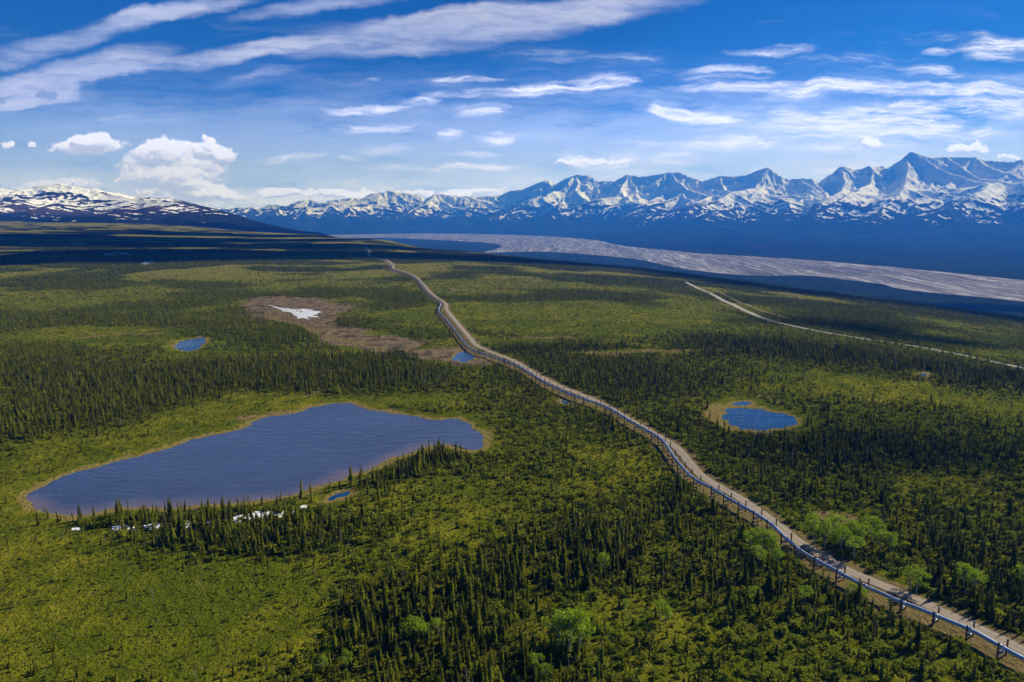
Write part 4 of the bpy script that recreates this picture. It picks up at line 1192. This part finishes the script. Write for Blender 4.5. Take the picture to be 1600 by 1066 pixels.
sq = t.new('ShaderNodeSeparateXYZ'); t.l.new(QW, sq.inputs[0])
hz = t.ramp(sq.outputs[1], 250.0, 20.0)               # veil thickens towards the skyline
right = t.ramp(sq.outputs[0], -250.0, 500.0)
veil = t.m('MULTIPLY', hz, t.ramp(t.m('ADD', t.m('ADD', t.m('MULTIPLY', n_str, .7), t.m('MULTIPLY', n_fine, .3)), t.m('MULTIPLY', hz, .24)), .40, .66))
veil = t.m('MULTIPLY', veil, t.m('ADD', .66, t.m('MULTIPLY', right, .29)))
bank = t.m('MULTIPLY', t.ramp(sq.outputs[1], 95.0, 25.0), t.m('MULTIPLY', .75, t.ramp(t.m('ADD', n_str, t.m('MULTIPLY', n_fine, .35)), .50, .80)))
wisps = t.m('MULTIPLY', t.m('MULTIPLY', t.ramp(n_str, .52, .72), t.ramp(n_fine, .35, .65)), t.m('MULTIPLY', .75, t.m('MULTIPLY', t.ramp(sq.outputs[1], 300.0, 170.0), t.m('ADD', .45, right))))

def over(base, a, col): return t.mixc(a, base, col)
S_ = 10.0                                              # the whole dome is dimmed by the background strength
c = over(skyc, veil, C4(.56 * S_, .66 * S_, .92 * S_))
c = over(c, bank, C4(.74 * S_, .79 * S_, .92 * S_))
c = over(c, wisps, C4(.62 * S_, .70 * S_, .98 * S_))
shade = t.mixc(t.ramp(n_str2, .35, .65), C4(.33 * S_, .40 * S_, .68 * S_), C4(.50 * S_, .54 * S_, .76 * S_))
c = over(c, a_soft, shade)
c = over(c, a_thin, C4(.74 * S_, .79 * S_, 1.05 * S_))

# heaped clouds above the skyline
HEAP = [(66,232,210,224,15,.95),(105,220,175,215,13,1.0),(40,226,60,223,5,.7),(172,262,372,252,34,1.15),(205,238,300,226,20,.9),(300,232,378,246,12,.9),(314,216,338,228,10,1.0),(165,286,345,276,18,1.0),(262,292,372,300,13,1.0),(170,304,420,308,12,.8),
        (395,302,500,300,9,1.0),(470,303,600,304,8,1.0),(0,226,26,224,6,.8),(108,282,117,283,5,.9),(570,304,770,306,7,.8),(690,302,800,296,7,.7),(1340,226,1380,224,9,1.0),(1476,234,1552,230,11,1.0),(1556,247,1600,248,5,.9),(860,254,955,255,6,.9),(941,258,992,250,5,.9),(0,296,170,286,12,.7)]
pw = t.new('ShaderNodeTexNoise'); pw.inputs['Scale'].default_value = .05; pw.inputs['Detail'].default_value = 6; pw.inputs['Roughness'].default_value = .6
t.l.new(Q, pw.inputs['Vector'])
QP = t.v('ADD', Q, t.v('MULTIPLY', t.v('SUBTRACT', pw.outputs['Color'], (.5, .5, .5)), (30., 24., 0.)))
def heap_at(dx, dy):
    q = t.v('ADD', QP, (float(dx), float(dy), 0.0))
    h = t.m('MULTIPLY', total([stroke(q, *s) for s in HEAP]), 1.35)
    nz_ = t.m('ADD', t.m('MULTIPLY', t.noise(t.mapping(q, scl=(.030, .05, 1)), 1.0, 6, .68), .6), t.m('MULTIPLY', t.noise(t.mapping(q, scl=(.11, .16, 1)), 1.0, 4, .65), .4))
    return t.m('ADD', h, t.m('MULTIPLY', t.m('SUBTRACT', nz_, .5), 2.3)), h
h0, hh = heap_at(0, 0)
h1, _ = heap_at(3.0, 6.0)
a_heap = t.m('MULTIPLY', t.ramp(h0, .12, .70), t.ramp(hh, .0, .45))
lit = t.ramp(t.m('SUBTRACT', h1, h0), .42, -.38)
hc = t.mixc(lit, C4(.47 * S_, .52 * S_, .72 * S_), C4(.84 * S_, .88 * S_, 1.15 * S_))
c = over(c, t.m('MULTIPLY', a_heap, .93), hc)
# the small grey scud in front of the left band
SCUD = [(45,152,98,145,9,1.1),(-30,158,35,157,4,.9)]
sc0 = t.m('ADD', total([stroke(QP, *s) for s in SCUD]), t.m('MULTIPLY', t.m('SUBTRACT', t.noise(QP, .09, 4, .6), .5), .9))
c = over(c, t.m('MULTIPLY', t.ramp(sc0, .25, .9), .7), C4(.15 * S_, .22 * S_, .42 * S_))
gain = t.mixc(t.ramp(sq.outputs[1], 260.0, 20.0), C4(.97, .97, 1.0), C4(1.28, 1.36, 2.35))
mulg = t.new('ShaderNodeMix', data_type='RGBA', blend_type='MULTIPLY'); mulg.inputs[0].default_value = 1.0
t.put(mulg.inputs[6], c); t.put(mulg.inputs[7], gain); c = mulg.outputs[2]
t.l.new(c, bg.inputs[0]); bg.inputs[1].default_value = .10
w.cycles.sampling_method = 'MANUAL'; w.cycles.sample_map_resolution = 512

# broken cloud drifting overhead, up and towards the sun, that shades parts of the plain
cl_m, tt, bb = material('cloud')
bb.inputs['Base Color'].default_value = (.9, .9, .92, 1); bb.inputs['Roughness'].default_value = 1.0
OVER = [(40, 372, 1000, 500), (330, 366, 800, 420), (440, 376, 600, 350), (180, 382, 700, 260), (540, 386, 500, 220), (640, 402, 600, 200), (930, 414, 600, 140), (60, 404, 450, 220), (270, 396, 550, 200), (1150, 440, 420, 130), (1500, 480, 330, 130), (1380, 520, 130, 60), (1330, 466, 300, 90), (1450, 706, 75, 22), (1600, 500, 260, 120), (460, 404, 420, 110)]
CV_, CF_ = [], []
ico = bmesh.new(); bmesh.ops.create_icosphere(ico, subdivisions=3, radius=1.0)
iv = np.array([v.co[:] for v in ico.verts]); ifc = np.array([[v.index for v in f.verts] for f in ico.faces]); ico.free()
CH_ = 5200.0
for k, (px_, py_, rx_, ry_) in enumerate(OVER):
    g_ = ground_at(px_, py_)[0]
    rg = np.random.default_rng(900 + k)
    a_ = math.atan2(g_[0], g_[1])
    for q in range(16):
        u_, v_ = rg.normal(0, .42, 2)
        dx_, dy_ = u_ * rx_, v_ * ry_
        cx_ = g_[0] + dx_ * math.cos(a_) + dy_ * math.sin(a_); cy_ = g_[1] - dx_ * math.sin(a_) + dy_ * math.cos(a_)
        tt_ = (CH_ - g_[2]) / sd.z
        cx_ += sd.x * tt_; cy_ += sd.y * tt_
        sz_ = np.array([rx_ * rg.uniform(.25, .5), ry_ * rg.uniform(.3, .6), min(rx_, 500) * rg.uniform(.12, .25)])
        nn = 1 + .35 * fbm(iv[:, 0] * 2 + q * 7 + k, iv[:, 1] * 2 + iv[:, 2], 3, 5)
        p_ = iv * sz_ * nn[:, None]
        p_ = np.stack([p_[:, 0] * math.cos(a_) + p_[:, 1] * math.sin(a_), -p_[:, 0] * math.sin(a_) + p_[:, 1] * math.cos(a_), p_[:, 2]], 1) + [cx_, cy_, CH_]
        CF_.append(ifc + len(iv) * len(CV_)); CV_.append(p_)
setp(link('clouds', mesh_np('clouds', np.vstack(CV_), np.vstack(CF_), cl_m, True)), kind='stuff')

bm = bmesh.new(); box(bm, (0, 0, 780), (60000, 60000, 2800))
hme = bpy.data.meshes.new('haze'); bm.to_mesh(hme); bm.free()
hm_ = bpy.data.materials.new('haze'); hm_.use_nodes = True
hn = NT(hm_.node_tree); hm_.node_tree.nodes.remove(hm_.node_tree.nodes['Principled BSDF'])
pv = hn.new('ShaderNodeVolumePrincipled')
pv.inputs['Color'].default_value = (.03, .20, 1.0, 1); pv.inputs['Density'].default_value = 7.3e-5; pv.inputs['Anisotropy'].default_value = .15
pv.inputs['Absorption Color'].default_value = (.5, .5, .5, 1)
hn.l.new(pv.outputs[0], hm_.node_tree.nodes['Material Output'].inputs['Volume'])
hme.materials.append(hm_)
setp(link('haze', hme), kind='stuff')

cam = bpy.data.cameras.new('camera'); co = bpy.data.objects.new('camera', cam); COL.objects.link(co)
cam.sensor_width = 36.0; cam.lens = 36.0 * F / CW; cam.clip_start = 1.0; cam.clip_end = 90000
co.location = (0, 0, HC); co.rotation_euler = (math.pi / 2 - PITCH, 0, 0)
sc.camera = co
sc.render.resolution_x, sc.render.resolution_y = 1024, 682
sc.view_settings.view_transform = 'Standard'; sc.view_settings.look = 'None'
sc.view_settings.exposure = 0.55; sc.view_settings.gamma = 1.0
sc.cycles.use_denoising = True
sc.cycles.max_bounces = 5; sc.cycles.diffuse_bounces = 2; sc.cycles.glossy_bounces = 2; sc.cycles.transmission_bounces = 2; sc.cycles.volume_bounces = 0; sc.cycles.transparent_max_bounces = 6
